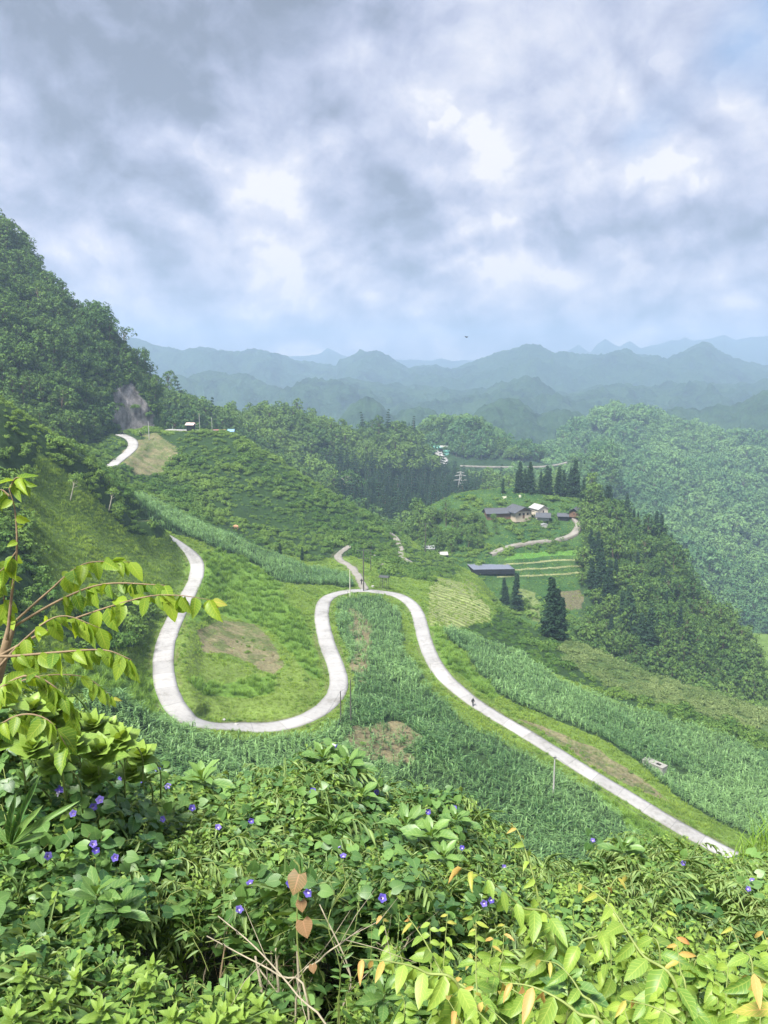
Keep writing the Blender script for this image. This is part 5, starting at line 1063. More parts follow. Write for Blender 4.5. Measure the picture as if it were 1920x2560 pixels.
def motorbike(p, rz, label, body, rider_label, top):
    o = empty('motorbike', p, label, 'motorbike', None, rz)
    for y_ in (-.62, .66):
        w_ = MB(); V = []; n_, m_ = 18, 6
        for i in range(n_):
            a = 2*math.pi*i/n_
            for j in range(m_): b_ = 2*math.pi*j/m_; V.append((.05*math.sin(b_), y_ + (.27+.05*math.cos(b_))*math.cos(a), .31 + (.27+.05*math.cos(b_))*math.sin(a)))
        w_.add(V, [(i*m_+j, ((i+1) % n_)*m_+j, ((i+1) % n_)*m_+(j+1) % m_, i*m_+(j+1) % m_) for i in range(n_) for j in range(m_)]); wh = w_.build('wheel', [M_BLACK], o, True)
        h = MB(); h.tube([(-.06, y_, .31), (.06, y_, .31)], .06, 8); [h.tube([(0, y_, .31), (0, y_+.26*math.cos(a), .31+.26*math.sin(a))], .012, 4) for a in np.arange(0, 6.28, .9)]; h.build('hub', [M_GREY], wh)
    b = MB(); b.tube([(0, -.55, .62), (0, -.15, .55), (0, .2, .45), (0, .42, .75)], [.10, .15, .12, .08], 8); b.box((0, .0, .38), (.24, .4, .26)); b.build('body', [body], o, True)
    s = MB(); s.tube([(0, -.65, .80), (0, -.3, .78), (0, .08, .76)], [.09, .13, .08], 8); s.build('seat', [M_BLACK], o, True)
    f = MB(); f.tube([(0, .66, .31), (0, .46, .98)], .035, 6); f.tube([(-.32, .38, 1.04), (0, .46, 1.0), (.32, .38, 1.04)], .02, 5); f.build('handlebar', [M_STEEL], o)
    l = MB(); l.tube([(0, .52, .90), (0, .60, .88)], [.09, .07], 8); l.build('headlight', [M_WHITE], o)
    person(p, rz, rider_label, top, BLK, 'ride', M_WHITE if top is not BLK else M_STEEL)
for px, rz, bm_, lb, rl, tp_ in ((308, R(-80), M_BLACK, 'black motorbike ridden past the rock face, the left one', 'rider in black on the left motorbike', BLK), (350, R(-75), M_WHITE, 'pale motorbike ridden past the rock face, the right one', 'rider in white on the right motorbike', WHT)):
    p = at(px, 1087, NEAR); z_ = NEAR.hat(p.x, p.y); motorbike(Vector((p.x, p.y-1, z_+.12)), rz, lb, bm_, rl, tp_)
COWM = plain_mat("light brown hide", (.42,.24,.14), .9, .2, 3)
p = at(592,1326,NEAR); o = empty('cow', p + Vector((0, -1.0, .55)), 'light brown cow grazing in the scrub above the upper corn', 'cow', None, R(60))
V = [(0,-.70,1.15),(0,-.1,1.12),(0,.55,1.18),(0,.85,1.12),(0,1.15,.80),(0,1.38,.55), (.17,-.72,.85),(.17,-.60,.60),(.18,-.74,.36),(.18,-.68,.03), (-.17,-.72,.85),(-.17,-.60,.60),(-.18,-.74,.36),(-.18,-.68,.03), (.17,.55,.80),(.17,.56,.42),(.17,.54,.03), (-.17,.55,.80),(-.17,.62,.42),(-.17,.66,.03), (0,-.92,1.10),(0,-.98,.55),(.17,1.10,.92),(-.17,1.10,.92)]
E = [(0,1),(1,2),(2,3),(3,4),(4,5),(0,6),(6,7),(7,8),(8,9),(0,10),(10,11),(11,12),(12,13),(2,14),(14,15),(15,16),(2,17),(17,18),(18,19),(0,20),(20,21),(4,22),(4,23)]
skinned('body', V, E, [(.28,.30),(.33,.38),(.27,.34),(.16,.20),(.13,.15),(.085,.08),.15,.09,.055,.05,.15,.09,.055,.05,.12,.07,.05,.12,.07,.05,.05,.03,.04,.04], COWM, o, 1)
b = MB(); [b.tube([(s*.08, 1.02, .98), (s*.20, 1.0, 1.10), (s*.18, 1.06, 1.22)], [.03, .022, .006], 5) for s in (-1, 1)]; b.build('horns', [M_PALE], o)
bp_ = ptat(1166, 843, 90); o = empty('bird', bp_, 'single dark bird gliding high over the far mountains', 'bird', None, R(40))
skinned('body', [(0,-.20,0),(0,-.08,0),(0,.08,.01),(0,.17,.03),(0,.23,.02)], [(0,1),(1,2),(2,3),(3,4)], [.02,.05,.05,.03,.008], HAIR, o, 1, 1)
for s in (-1, 1): b = MB(); b.add([(0, .08, .02), (s*.22, .12, .10), (s*.42, -.02, .08), (s*.2, -.04, .08), (0, -.08, .02), (0, .08, .035), (s*.22, .12, .112), (s*.42, -.02, .09), (s*.2, -.04, .092), (0, -.08, .035)], [(0,1,2,3,4),(9,8,7,6,5),(0,5,6,1),(1,6,7,2),(2,7,8,3),(3,8,9,4)]); b.build('wing', [HAIR], o)
# a few pale stones and a stack of stones
for px, py, s_, lb in ((932,1467,.5,'white stone in the grass just right of the junction'),(590,1812,.30,'small broken stone at the inner edge of the hairpin'),(560,1800,.28,'pale stone lying on the inner verge of the hairpin')):
    rr = np.random.RandomState(int(px)); bm = bmesh.new(); bmesh.ops.create_icosphere(bm, subdivisions=2, radius=s_)
    for v in bm.verts: v.co *= 1 + rr.uniform(-.22, .22); v.co.z *= .6
    me = bpy.data.meshes.new('stone'); bm.to_mesh(me); bm.free(); me.materials.append(M_PALE); o = obj('stone', me, None, at(px, py, NEAR) + Vector((0, 0, s_*.3))); tag(o, lb, 'stone')
# ================================================================= the plants right in front of the camera
VINE_L = leaf_mat("vine leaves", (.028,.095,.026), (.145,.270,.070), .22, .42, .45, .25)
OVAL_L = leaf_mat("oval shrub leaves", (.045,.125,.022), (.215,.330,.060), .25, .45, .4, .25)
LANCE_L = leaf_mat("narrow hanging leaves", (.050,.120,.030), (.215,.310,.100), .25, .5, .35, 0)
WHORL_L = leaf_mat("whorled shrub leaves", (.045,.125,.035), (.150,.270,.065), .22, .42, .45, .45)
SAPL_L = leaf_mat("sapling leaves", (.090,.205,.036), (.260,.380,.062), .32, .45, .4, .40)
YOUNG_L = leaf_mat("coppery young leaves", (.27,.38,.06), (.60,.33,.12), .35, .45, .35, .30, (1.2, 1.15, .8, 1))
YELL_L = leaf_mat("yellow green branch leaves", (.065,.165,.022), (.250,.370,.035), .42, .45, .35, .40)
BROWN_L = leaf_mat("bronze heart leaves", (.150,.110,.040), (.22,.135,.060), .25, .45, .4, .5, (1.2, 1.1, .8, 1))
PETAL = leaf_mat("violet petals", (.100,.080,.42), (.230,.180,.60), .35, .6, .2, 0, (1.1, 1.0, 1.3, 1)); THROAT = plain_mat("pale flower throat", (.62,.56,.72), .6, .1, 30)
TWIG = plain_mat("pale dry twig", (.30,.265,.19), .85, .25, 20); GTWIG = plain_mat("green twig", (.19,.24,.07), .6, .2, 20); BTWIG = plain_mat("brown twig", (.20,.15,.09), .85, .3, 20)
def leaf_tpl(shape, nseg=6, fold=.28, droop=.25):
    us = np.linspace(0, 1, nseg+1); V = []; UV = []
    for u in us:
        if shape == 'ovate': w_ = math.sin(math.pi*min(u**.72, 1))**.85 if 0 < u < 1 else 0
        elif shape == 'lance': w_ = math.sin(math.pi*u**.85)**.75 if 0 < u < 1 else 0
        elif shape == 'obovate': w_ = math.sin(math.pi*u**1.45)**.9 if 0 < u < 1 else 0
        elif shape == 'heart': w_ = [0.62, 1.0, .97, .82, .60, .30, 0][int(round(u*6))] if nseg == 6 else (1-u)
        else: w_ = math.sin(math.pi*u)**.6 if 0 < u < 1 else 0
        bx = -.20*(1 if shape == 'heart' and u == 0 else 0)
        wave = .03*math.sin(u*17)
        z = -droop*u*u + .10*u
        V += [(u+bx, .5*w_, z + fold*w_*.5*.6 + wave*w_), (u, 0, z), (u+bx, -.5*w_, z + fold*w_*.5*.6 - wave*w_)]; UV += [(u, 1, 0), (u, 0, 0), (u, -1, 0)]
    Q = []
    for i in range(nseg): Q += [(3*i, 3*i+1, 3*i+4, 3*i+3), (3*i+1, 3*i+2, 3*i+5, 3*i+4)]
    return np.array(V, float), np.array(Q), np.array(UV, float)
TPL = {k: leaf_tpl(*v) for k, v in dict(ovate=('ovate', 6, .30, .30), lance=('lance', 4, .35, .25), obovate=('obovate', 5, .25, .22), heart=('heart', 6, .18, .12), droopy=('ovate', 6, .38, .18), blade=('round', 6, .3, .5)).items()}
class LeafSet:
    def __init__(s): s.V = []; s.Q = []; s.UV = []; s.lv = []; s.n = 0
    def add(s, pos, ax, nr, Ln, Wd, tpl, lv, rng=None):
        T, Q, UV = TPL[tpl]; n = len(pos); ax = unit(np.asarray(ax, float)); side = unit(np.cross(np.asarray(nr, float), ax)); up = np.cross(ax, side)
        Ln = np.broadcast_to(Ln, n)[:, None, None]; Wd = np.broadcast_to(Wd, n)[:, None, None]
        cup = np.ones(n) if rng is None else rng.uniform(.3, 2.0, n); tw = np.zeros(n) if rng is None else rng.normal(0, .10, n)
        P = np.asarray(pos)[:, None, :] + ax[:, None]*T[None, :, 0:1]*Ln + side[:, None]*(T[None, :, 1:2]*Wd) + up[:, None]*(T[None, :, 2:3]*Ln*cup[:, None, None] + T[None, :, 1:2]*Wd*tw[:, None, None]*T[None, :, 0:1]*3)
        s.V.append(P.reshape(-1, 3)); o = (np.arange(n)*len(T))[:, None, None] + s.n; s.Q.append((Q[None] + o).reshape(-1, 4)); s.UV.append(np.tile(UV, (n, 1))); s.lv.append(np.repeat(np.broadcast_to(lv, n), len(Q))); s.n += n*len(T)
    def mesh(s, name, mat):
        return mesh_np(name, np.concatenate(s.V), np.concatenate(s.Q), mat, True, None, {'lv': ('FACE', 'FLOAT', np.concatenate(s.lv)), 'luv': ('POINT', 'FLOAT_VECTOR', np.concatenate(s.UV))})
def merged(name, ls, mat, mb, mbmat):
    """leaves and their twig as one mesh (for the scattered sprigs)"""
    V = np.concatenate(ls.V); Q = np.concatenate(ls.Q); n0 = len(V); TV = np.concatenate(mb.V); TF = np.array([f for f in mb.F]) + n0
    lv = np.concatenate(ls.lv + [np.full(len(TF), .5)]); uv = np.concatenate(ls.UV + [np.zeros((len(TV), 3))])
    return mesh_np(name, np.concatenate([V, TV]), np.concatenate([Q, TF]), [mat, mbmat], True, np.r_[np.zeros(len(Q)), np.ones(len(TF))], {'lv': ('FACE', 'FLOAT', lv), 'luv': ('POINT', 'FLOAT_VECTOR', uv)})
def sprig(kind, seed):
    rng = np.random.RandomState(seed); ls = LeafSet(); tb = MB()
    if kind == 'heart':                      # mat of heart leaves lying flat on the heap
        n = 10; a = rng.uniform(0, 6.28, n); q = rng.rand(n)**.5*.13; p = np.stack([np.cos(a)*q, np.sin(a)*q, rng.uniform(-.03, .05, n)], 1)
        nr = unit(np.stack([rng.normal(0, .35, n), rng.normal(0, .35, n), np.ones(n)], 1)); b_ = rng.uniform(0, 6.28, n); ax = np.stack([np.cos(b_), np.sin(b_), rng.normal(-.25, .2, n)], 1)
        L_ = rng.uniform(.040, .072, n); ls.add(p, ax, nr, L_, L_*.95, 'heart', rng.rand(n), rng); tb.tube([(-.1, 0, -.03), (0, .02, 0), (.1, -.02, -.02)], .0022, 4, cap=False); return merged('vine_sprig', ls, VINE_L, tb, GTWIG)
    if kind == 'lance':                      # arching twig with narrow hanging leaves
        k = 11; t = np.linspace(.1, 1, k); P = np.stack([t*.20, .02*np.sin(t*5), .07*np.sin(t*2.6)], 1); sg = np.where(np.arange(k) % 2, 1, -1)
        ax = np.stack([np.full(k, .55), sg*rng.uniform(.35, .8, k), rng.uniform(-.9, -.25, k)], 1); nr = np.stack([rng.normal(0, .3, k), sg*.3, np.ones(k)], 1); L_ = rng.uniform(.065, .115, k)
        ls.add(P, ax, nr, L_, L_*.19, 'lance', rng.rand(k), rng); tb.tube([tuple(v) for v in np.vstack([[-.05, 0, -.05], P[::3]])], .0022, 4, cap=False); return merged('narrow_leaf_sprig', ls, LANCE_L, tb, GTWIG)
    if kind == 'oval':
        k = 11; t = np.linspace(0, 1, k); P = np.stack([.03*np.sin(t*4), .02*np.cos(t*3), t*.17-.04], 1); a = np.arange(k)*2.4 + rng.uniform(-.4, .4, k)
        ax = np.stack([np.cos(a), np.sin(a), rng.uniform(-.25, .45, k)], 1); nr = np.stack([-np.cos(a)*.3, -np.sin(a)*.3, np.ones(k)], 1) + rng.normal(0, .2, (k, 3)); L_ = rng.uniform(.045, .080, k)*(1.1-.5*t)
        ls.add(P, ax, nr, L_, L_*.52, 'ovate', rng.rand(k), rng); tb.tube([tuple(v) for v in np.vstack([[0, 0, -.10], P[::3]])], .0022, 4, cap=False); return merged('oval_leaf_sprig', ls, OVAL_L, tb, GTWIG)
    if kind == 'blade':
        k = 9; a = rng.uniform(0, 6.28, k); ax = np.stack([np.cos(a), np.sin(a), rng.uniform(.5, 1.6, k)], 1); ls.add(np.zeros((k, 3)) + rng.normal(0, .015, (k, 3)), ax, np.stack([-np.cos(a), -np.sin(a), np.full(k, .7)], 1), rng.uniform(.10, .19, k), .008, 'blade', rng.rand(k), rng)
        tb.tube([(0, 0, -.05), (0, 0, .02)], .003, 4, cap=False); return merged('grass_blade_sprig', ls, LANCE_L, tb, GTWIG)
def to_euler(nr, rng, up=.35):
    E = np.zeros((len(nr), 3))
    for i, v in enumerate(nr):
        q = Vector(v*(1-up) + np.array([0, 0, up]) + rng.normal(0, .18, 3)).normalized().to_track_quat('Z', 'Y').to_matrix() @ Matrix.Rotation(rng.uniform(0, 6.283), 3, 'Z'); E[i] = q.to_euler()
    return E
SIL = [(-500,1640,3.9),(-100,1690,4.1),(0,1715,4.2),(110,1730,4.3),(220,1800,4.6),(300,1865,4.8),(360,1940,5.1),(450,1962,5.4),(560,1972,5.5),(620,1955,5.6),(700,1918,5.7),(760,1890,5.7),(820,1882,5.7),(870,1925,5.7),(950,1972,5.8),(1010,1995,5.8),(1080,1985,5.7),(1150,2002,5.7),(1220,2060,5.7),(1280,2095,5.6),(1320,2150,5.5),(1400,2175,5.5),(1470,2150,5.6),(1530,2112,5.7),(1600,2085,5.8),(1680,2105,5.8),(1760,2140,5.7),(1850,2150,5.6),(1920,2135,5.6),(2400,2100,5.6)]
FORE = Surf([
 [(-500,'z',.9,-1.55),(2400,'z',.9,-1.55)],
 [(-500,2640,1.8),(0,2640,1.8),(500,2620,1.9),(900,2640,2.1),(1100,2640,2.5),(1920,2640,2.5),(2400,2640,2.5)],
 [(-500,2470,2.3),(0,2470,2.3),(450,2480,2.4),(600,2540,2.5),(1000,2540,2.6),(1200,2480,3.0),(1920,2470,3.1),(2400,2470,3.1)],
 [(-500,2330,2.75),(0,2330,2.75),(420,2340,2.9),(560,2440,4.2),(800,2455,4.5),(1020,2440,4.2),(1180,2350,3.8),(1920,2350,3.7),(2400,2350,3.7)],
 [(-500,2150,3.1),(0,2160,3.1),(450,2200,3.2),(560,2235,3.0),(800,2250,2.9),(1020,2240,3.0),(1150,2260,3.5),(1300,2285,4.1),(1600,2300,4.1),(1920,2290,4.1),(2400,2280,4.1)],
 [(-500,1950,3.5),(0,1960,3.5),(300,2010,4.0),(500,2060,4.2),(800,2040,4.4),(1100,2110,4.6),(1300,2200,4.8),(1600,2190,4.8),(1920,2210,4.8),(2400,2200,4.8)],
 SIL,
 [(-500,1900,5.3),(0,1950,5.6),(360,2150,6.2),(900,2200,6.8),(1920,2300,6.8),(2400,2300,6.8)],
 [(-500,'z',7.5,-5.6),(2400,'z',7.5,-6.0)],
], -.75, .75, 260, [6, 14, 14, 16, 16, 20, 14, 8], 1)
FORE.ymin = 1.0
FORE.Z += fbm(FORE.X*1.0, FORE.Y, .55, 4)*.26 + fbm(FORE.X, FORE.Z, .2, 3, ox=6)*.07
def fore(name, kinds, n, keepf, size, seed, depth=.45, up=.35, tint_sc=.6):
    rng = np.random.RandomState(seed); pt, nr = FORE.samples(n, rng, .8); px, py = w2px(pt[:, 0], pt[:, 1], pt[:, 2])
    ok = (px > -330) & (px < 2250) & (py < 2900) & (RNG.rand(n) < keepf(px, py, pt)); pt = pt[ok]; nr = nr[ok]
    d = rng.rand(len(pt))**1.5*depth; pt = pt - nr*d[:, None]
    print(name, len(pt)); t = np.clip(.60 + fbm(pt[:, 0], pt[:, 1]+pt[:, 2], tint_sc, 3, ox=seed)*1.7 + rng.normal(0, .16, len(pt)), 0, 1)
    return scatter(name, pt, np.clip(rng.normal(size, size*.22, len(pt)), size*.5, size*1.6), [sprig(k, seed*10+i) for k in kinds for i in range(4)], tint=t, seed=seed, euler=to_euler(nr, rng, up))
G2 = lambda px, py, cx, cy, rx, ry: np.exp(-((px-cx)/rx)**2 - ((py-cy)/ry)**2)
hollow = lambda px, py: np.clip(1.35 - 2.4*G2(px, py, 770, 2380, 360, 140) - .95*G2(px, py, 420, 2350, 230, 70), 0, 1)
fore('vine_cover', ['heart'], 17000, lambda x, y, p: hollow(x, y)*np.clip(.35 + .8*G2(x, y, 200, 2050, 420, 170) + .6*G2(x, y, 800, 2000, 260, 130) + .4*G2(x, y, 1150, 2100, 160, 110) + .5*G2(x, y, 100, 2330, 160, 90) + fbm(p[:, 0], p[:, 2], .5, 3, ox=2)*2, .05, 1), .78, 61)
fore('narrow_leaf_undergrowth', ['lance'], 13000, lambda x, y, p: hollow(x, y)*np.clip(.25 + .8*G2(x, y, 560, 2130, 300, 110) + .7*G2(x, y, 1000, 2120, 220, 90) + .95*G2(x, y, 1600, 2190, 420, 110) + fbm(p[:, 0], p[:, 2], .5, 3, ox=5)*1.6, .04, 1), .74, 62, .45, .6)
fore('oval_leaf_undergrowth', ['oval'], 17000, lambda x, y, p: hollow(x, y)*np.clip(.35 + .8*G2(x, y, 250, 2480, 420, 140) + .5*G2(x, y, 1500, 2450, 500, 140) + .9*G2(x, y, 150, 1820, 260, 110) + fbm(p[:, 0], p[:, 2], .5, 3, ox=9)*1.8, .06, 1), .74, 63, .45, .5)
fore('grass_blades', ['blade'], 1600, lambda x, y, p: hollow(x, y)*np.clip(.3 + .6*G2(x, y, 300, 2300, 300, 100) + .8*G2(x, y, 1400, 2130, 160, 60), .05, 1), 1.0, 64, .2, .7)
# brush on the drop below, seen over the edge: dark leaf litter and stems inside the hollow
def P3(px, py, Y): t, k = px2tk(px, py); return np.array([float(t)*Y, Y, float(k)*Y])
def curve(pts, n=14):
    c = catmull(pts, 1e9 if len(pts) < 2 else .02) if False else None
    P = [np.array(p) for p in pts]; out = []
    if len(P) == 2: return [P[0]*(1-i/n) + P[1]*i/n for i in range(n+1)]
    P = [2*P[0]-P[1]] + P + [2*P[-1]-P[-2]]; m = max(2, n//(len(P)-3))
    for i in range(1, len(P)-2):
        for j in range(m):
            u = j/m; a, b, c_, d = P[i-1:i+3]; out.append(.5*((2*b)+(-a+c_)*u+(2*a-5*b+4*c_-d)*u*u+(-a+3*b-3*c_+d)*u**3))
    return out + [P[-2]]
def arc_at(C, fr):
    C = np.array(C); d = np.r_[0, np.cumsum(np.linalg.norm(np.diff(C, axis=0), axis=1))]; f = np.asarray(fr)*d[-1]
    p = np.stack([np.interp(f, d, C[:, i]) for i in range(3)], 1); q = np.stack([np.interp(np.minimum(f+.01*d[-1], d[-1]), d, C[:, i]) for i in range(3)], 1) - np.stack([np.interp(np.maximum(f-.01*d[-1], 0), d, C[:, i]) for i in range(3)], 1)
    return p, unit(q)
def rooted(p):
    """where a stem that leaves the picture goes down to the soil"""
    return float(NEAR.hat(p[0], max(p[1], .5)))
# ---- slim saplings with coppery tips, lower right
def sapling(name, label, pts, r0, nl, L0, seed, young=.80, start=.12, group=None, mat=SAPL_L, tpl='ovate', wr=.41, droop=.55, stem=GTWIG, ymat=YOUNG_L, facing=1.0, parent=None):
    rng = np.random.RandomState(seed); C = [P3(*p) if not isinstance(p, np.ndarray) else p for p in pts]
    base = np.array([C[0][0], C[0][1]+.05, rooted(C[0])-.05])
    ext = parent is None and C[0][2] > base[2] + .15; vis = sum(np.linalg.norm(C[i+1]-C[i]) for i in range(len(C)-1)); el = np.linalg.norm(C[0]-base) if ext else 0.0
    if ext: C = [base] + C
    f0 = el/(el+vis); C = np.array(curve(C, 40)); o = parent or empty(name, tuple(C[0]), label, 'plant', group); O = np.array(C[0]) if parent is None else np.array(parent.location)
    b = MB(); n = len(C); b.tube([tuple(c-O) for c in C], [r0*(1-.8*i/(n-1)) for i in range(n)], 6); b.build('stem', [stem], o, True)
    off = 0 if parent is not None else float(np.linalg.norm(C[0]-C[1])*0)
    nl = int(nl*1.3) if seed < 40 else nl; rng = np.random.RandomState(seed)
    f = np.linspace(start-.12, .985, nl); p, tg = arc_at(C, f0*.92 + (1-f0*.92)*f); sg = np.where(np.arange(nl) % 2, 1.0, -1.0)[:, None]
    side = unit(np.cross(tg, np.array([0, .35, 1.0]))); ax = unit(side*sg*.85 + tg*.35 + rng.normal(0, .16, (nl, 3)) - np.array([0, 0, droop])*rng.uniform(.6, 1.3, nl)[:, None] - np.array([0, .25*facing, 0]))
    nr = unit(np.array([0, -.55, .75]) + rng.normal(0, .30, (nl, 3)) + side*sg*.25); L_ = L0*(1.0 if seed < 40 else .8)*rng.uniform(.75, 1.15, nl)*np.clip(1.25-f, .38, 1)*np.clip(.5+f*2, .6, 1)
    ls = LeafSet(); k = f < young; lv = np.clip(.15 + .75*f + rng.normal(0, .15, nl), 0, 1)
    ls.add((p-O)[k], ax[k], nr[k], L_[k], L_[k]*wr, tpl, lv[k], rng); fo = obj('foliage', ls.mesh('foliage', [mat]), o); fo['tint'] = float(rng.rand()*.8+.1)
    if (~k).any():
        ls = LeafSet(); ls.add((p-O)[~k], ax[~k], nr[~k], L_[~k]*1.1, L_[~k]*wr*.8, tpl, rng.rand((~k).sum())**1.4, rng); fo = obj('young_leaves', ls.mesh('young_leaves', [ymat]), o); fo['tint'] = float(rng.rand()*.75)
    return o
SG = 'slim saplings at lower right'
sapling('sapling', 'tallest slim sapling whose thin stem crosses in front of the corn at lower middle', [(1370,2440,2.6),(1345,2240,2.65),(1300,2090,2.75),(1272,2055,2.8)], .006, 17, .125, 1, .86)
sapling('sapling', 'arching sapling shoot leaning left with large drooping leaves and a coppery tip', [(1390,2350,2.5),(1300,2265,2.45),(1220,2200,2.4),(1150,2168,2.35)], .006, 13, .15, 2, .80, droop=1.0)
sapling('sapling', 'long sapling shoot leaning left from the lower right with an orange tip', [(1700,2520,2.0),(1600,2380,2.1),(1520,2260,2.2),(1445,2205,2.25)], .007, 15, .145, 3, .84)
sapling('sapling', 'sapling shoot bending right with pale drooping tip leaves', [(1430,2420,2.3),(1500,2330,2.3),(1530,2210,2.35),(1570,2188,2.4)], .005, 9, .13, 4, .7, droop=.9)
sapling('sapling', 'slim shoot with pinkish tip in front of the dark bamboo gap', [(1712,2540,2.0),(1700,2420,2.05),(1690,2340,2.1)], .005, 11, .11, 5, .75)
sapling('sapling', 'short forked shoot with a yellow leaf rising toward the bamboo', [(1650,2420,2.2),(1620,2340,2.3),(1668,2275,2.35)], .004, 8, .115, 6, .8)
sapling('sapling', 'shoot with orange crinkled tip near the right edge', [(1880,2470,2.1),(1850,2370,2.2),(1822,2300,2.25)], .005, 11, .10, 7, .8)
sapling('sapling', 'shoot with a coppery tip touching the right edge of the view', [(1960,2480,2.1),(1930,2390,2.2),(1908,2325,2.3)], .005, 9, .10, 8, .8)
sapling('sapling', 'yellow green shoot with two copper leaves left of the upright stem', [(1190,2540,2.1),(1110,2440,2.15),(1060,2350,2.2),(1015,2285,2.25)], .006, 14, .12, 9, .85)
sapling('sapling', 'upright slim shoot with a small curled coppery tip', [(1192,2560,2.1),(1190,2430,2.2),(1190,2300,2.3)], .005, 13, .10, 10, .88)
sapling('sapling', 'short upright shoot with rusty tip right of the slim upright one', [(1245,2480,2.3),(1256,2390,2.35),(1262,2310,2.4)], .004, 9, .09, 11, .82)
sapling('sapling', 'horizontal leafy shoot ending in a big yellow leaf at lower middle', [(1160,2520,1.95),(1060,2430,1.95),(980,2405,1.95),(900,2398,1.95)], .006, 12, .145, 12, .84, droop=1.1)
sapling('sapling', 'low arching shoot with long pale copper tip leaves at the bottom', [(1520,2640,1.6),(1440,2530,1.62),(1340,2470,1.66),(1250,2455,1.7)], .006, 13, .15, 13, .72, droop=1.1)
sapling('sapling', 'shoot whose palm-like tip hangs over the low arching one', [(1500,2600,1.8),(1450,2480,1.85),(1400,2415,1.9),(1350,2400,1.9)], .005, 11, .12, 14, .85, droop=1.0)
sapling('sapling', 'bottom edge shoot pointing left with a golden tip', [(1230,2640,1.7),(1170,2580,1.72),(1120,2500,1.75)], .005, 8, .12, 15, .7)
sapling('sapling', 'nearest yellow and pink leaves in the bottom right corner', [(2010,2640,1.15),(1960,2560,1.15),(1930,2470,1.15),(1880,2430,1.15)], .006, 9, .12, 16, .6, droop=1.0)
sapling('sapling', 'broad leaved shoot along the bottom edge right of centre', [(1800,2660,1.6),(1720,2570,1.62),(1640,2520,1.65),(1560,2500,1.7)], .005, 12, .13, 17, .9)
for i, (x0, y0, x1, y1, Y, L_) in enumerate([(1590,2560,1560,2400,2.2,.10),(1790,2560,1760,2400,2.2,.10),(1840,2600,1800,2460,1.9,.10),(1480,2560,1470,2390,2.3,.10),(1330,2600,1310,2470,2.1,.10),(1100,2600,1080,2500,2.1,.09),(1730,2440,1780,2330,2.5,.10),(1560,2420,1590,2330,2.5,.09),(1880,2560,1900,2420,2.1,.09),(1410,2500,1430,2370,2.5,.09),(1640,2600,1660,2470,1.9,.1),(1010,2560,990,2460,2.3,.08)]):
    sapling('leafy_shoot', 'plain green upright shoot among the saplings', [(x0, y0, Y), ((x0+x1)/2+12, (y0+y1)/2, Y+.03), (x1, y1, Y+.06)], .004, 15, L_, 40+i, 1.1, .05, 'plain green shoots among the saplings', wr=.62, droop=.35)
rs_ = np.random.RandomState(77)
for i in range(36):
    x1, y1 = rs_.uniform(940, 1960), rs_.uniform(2270, 2540); Y = 2.75 - (y1-2290)/230*.9 + rs_.uniform(-.1, .1); dx = rs_.uniform(-30, 190); 
    sapling('sapling', 'slim leafy shoot of the sapling thicket', [(x1+dx, y1+rs_.uniform(150, 260), Y-.12), (x1+dx*.4, y1+70, Y-.05), (x1, y1, Y)], .004, 17, rs_.uniform(.13, .165), 1200+i, 1.1 if i % 3 else .9, .05, 'other leafy shoots in the sapling thicket', wr=.5, droop=rs_.uniform(.4, .9))
# ---- tree leaning in from the left edge
LT = empty('leaning_tree', tuple(np.array([-1.75, 2.35, rooted((-1.75, 2.35))])), 'young tree leaning in from the left with hanging yellow green leaves', 'tree')
LO = np.array(LT.location)
tr = curve([LO + np.array([0, 0, -.1]), P3(-330,2300,2.4), P3(-180,1980,2.45), P3(-40,1790,2.5), P3(30,1560,2.5)], 20); b = MB(); b.tube([tuple(np.array(c)-LO) for c in tr], [.035*(1-.6*i/len(tr)) for i in range(len(tr))], 8); b.build('trunk', [BTWIG], LT, True)
def lbranch(pts, r, nl, L0, seed, start=.2, young=(.985), droop=1.6, wr=.50):
    rng = np.random.RandomState(seed); C = np.array(curve([P3(*p) for p in pts], 20)); n = len(C)
    b = MB(); b.tube([tuple(c-LO) for c in C], [.6*r*(1-.8*i/(n-1)) for i in range(n)], 6); br = b.build('branch', [BTWIG], LT, True)
    f = np.sort(np.clip(np.linspace(start, .99, nl) + rng.normal(0, .015, nl), 0, 1)); p, tg = arc_at(C, f); sg = np.where(np.arange(nl) % 2, 1.0, -1.0)[:, None]
    side = unit(np.cross(tg, np.array([0, 0, 1.0]))); ax = unit(side*sg*.35 + tg*.40 + rng.normal(0, .34, (nl, 3)) - np.array([0, 0, droop])*rng.uniform(.25, 1.15, nl)[:, None])
    nr = unit(np.array([0, -.9, .45]) + rng.normal(0, .55, (nl, 3))); L_ = .58*L0*rng.uniform(.6, 1.2, nl)
    ls = LeafSet(); lv = np.clip(rng.normal(.45, .28, nl), 0, 1); ls.add(p-LO, ax, nr, L_, L_*wr, 'droopy', lv, rng); fo = obj('foliage', ls.mesh('foliage', [YELL_L]), br); fo['tint'] = float(rng.uniform(.2, .8))
    k = (f > young) & (seed % 3 == 0)
    if k.any(): ls = LeafSet(); ls.add((p-LO)[k]+np.array([.01,-.01,0]), ax[k]+np.array([.4,0,.6]), nr[k], L_[k]*.7, L_[k]*.3, 'ovate', rng.rand(k.sum()), rng); fo = obj('young_leaves', ls.mesh('young_leaves', [YOUNG_L]), br)
lbranch([(20,1570,2.5),(120,1480,2.5),(210,1410,2.5),(325,1405,2.5)], .008, 20, .125, 1, .50)
lbranch([(20,1575,2.5),(150,1500,2.45),(260,1460,2.4),(390,1462,2.4),(418,1465,2.4)], .008, 26, .12, 2, .42)
lbranch([(-20,1650,2.4),(90,1590,2.4),(190,1545,2.4),(350,1495,2.35),(440,1488,2.3),(528,1500,2.3)], .008, 24, .13, 3, .45)
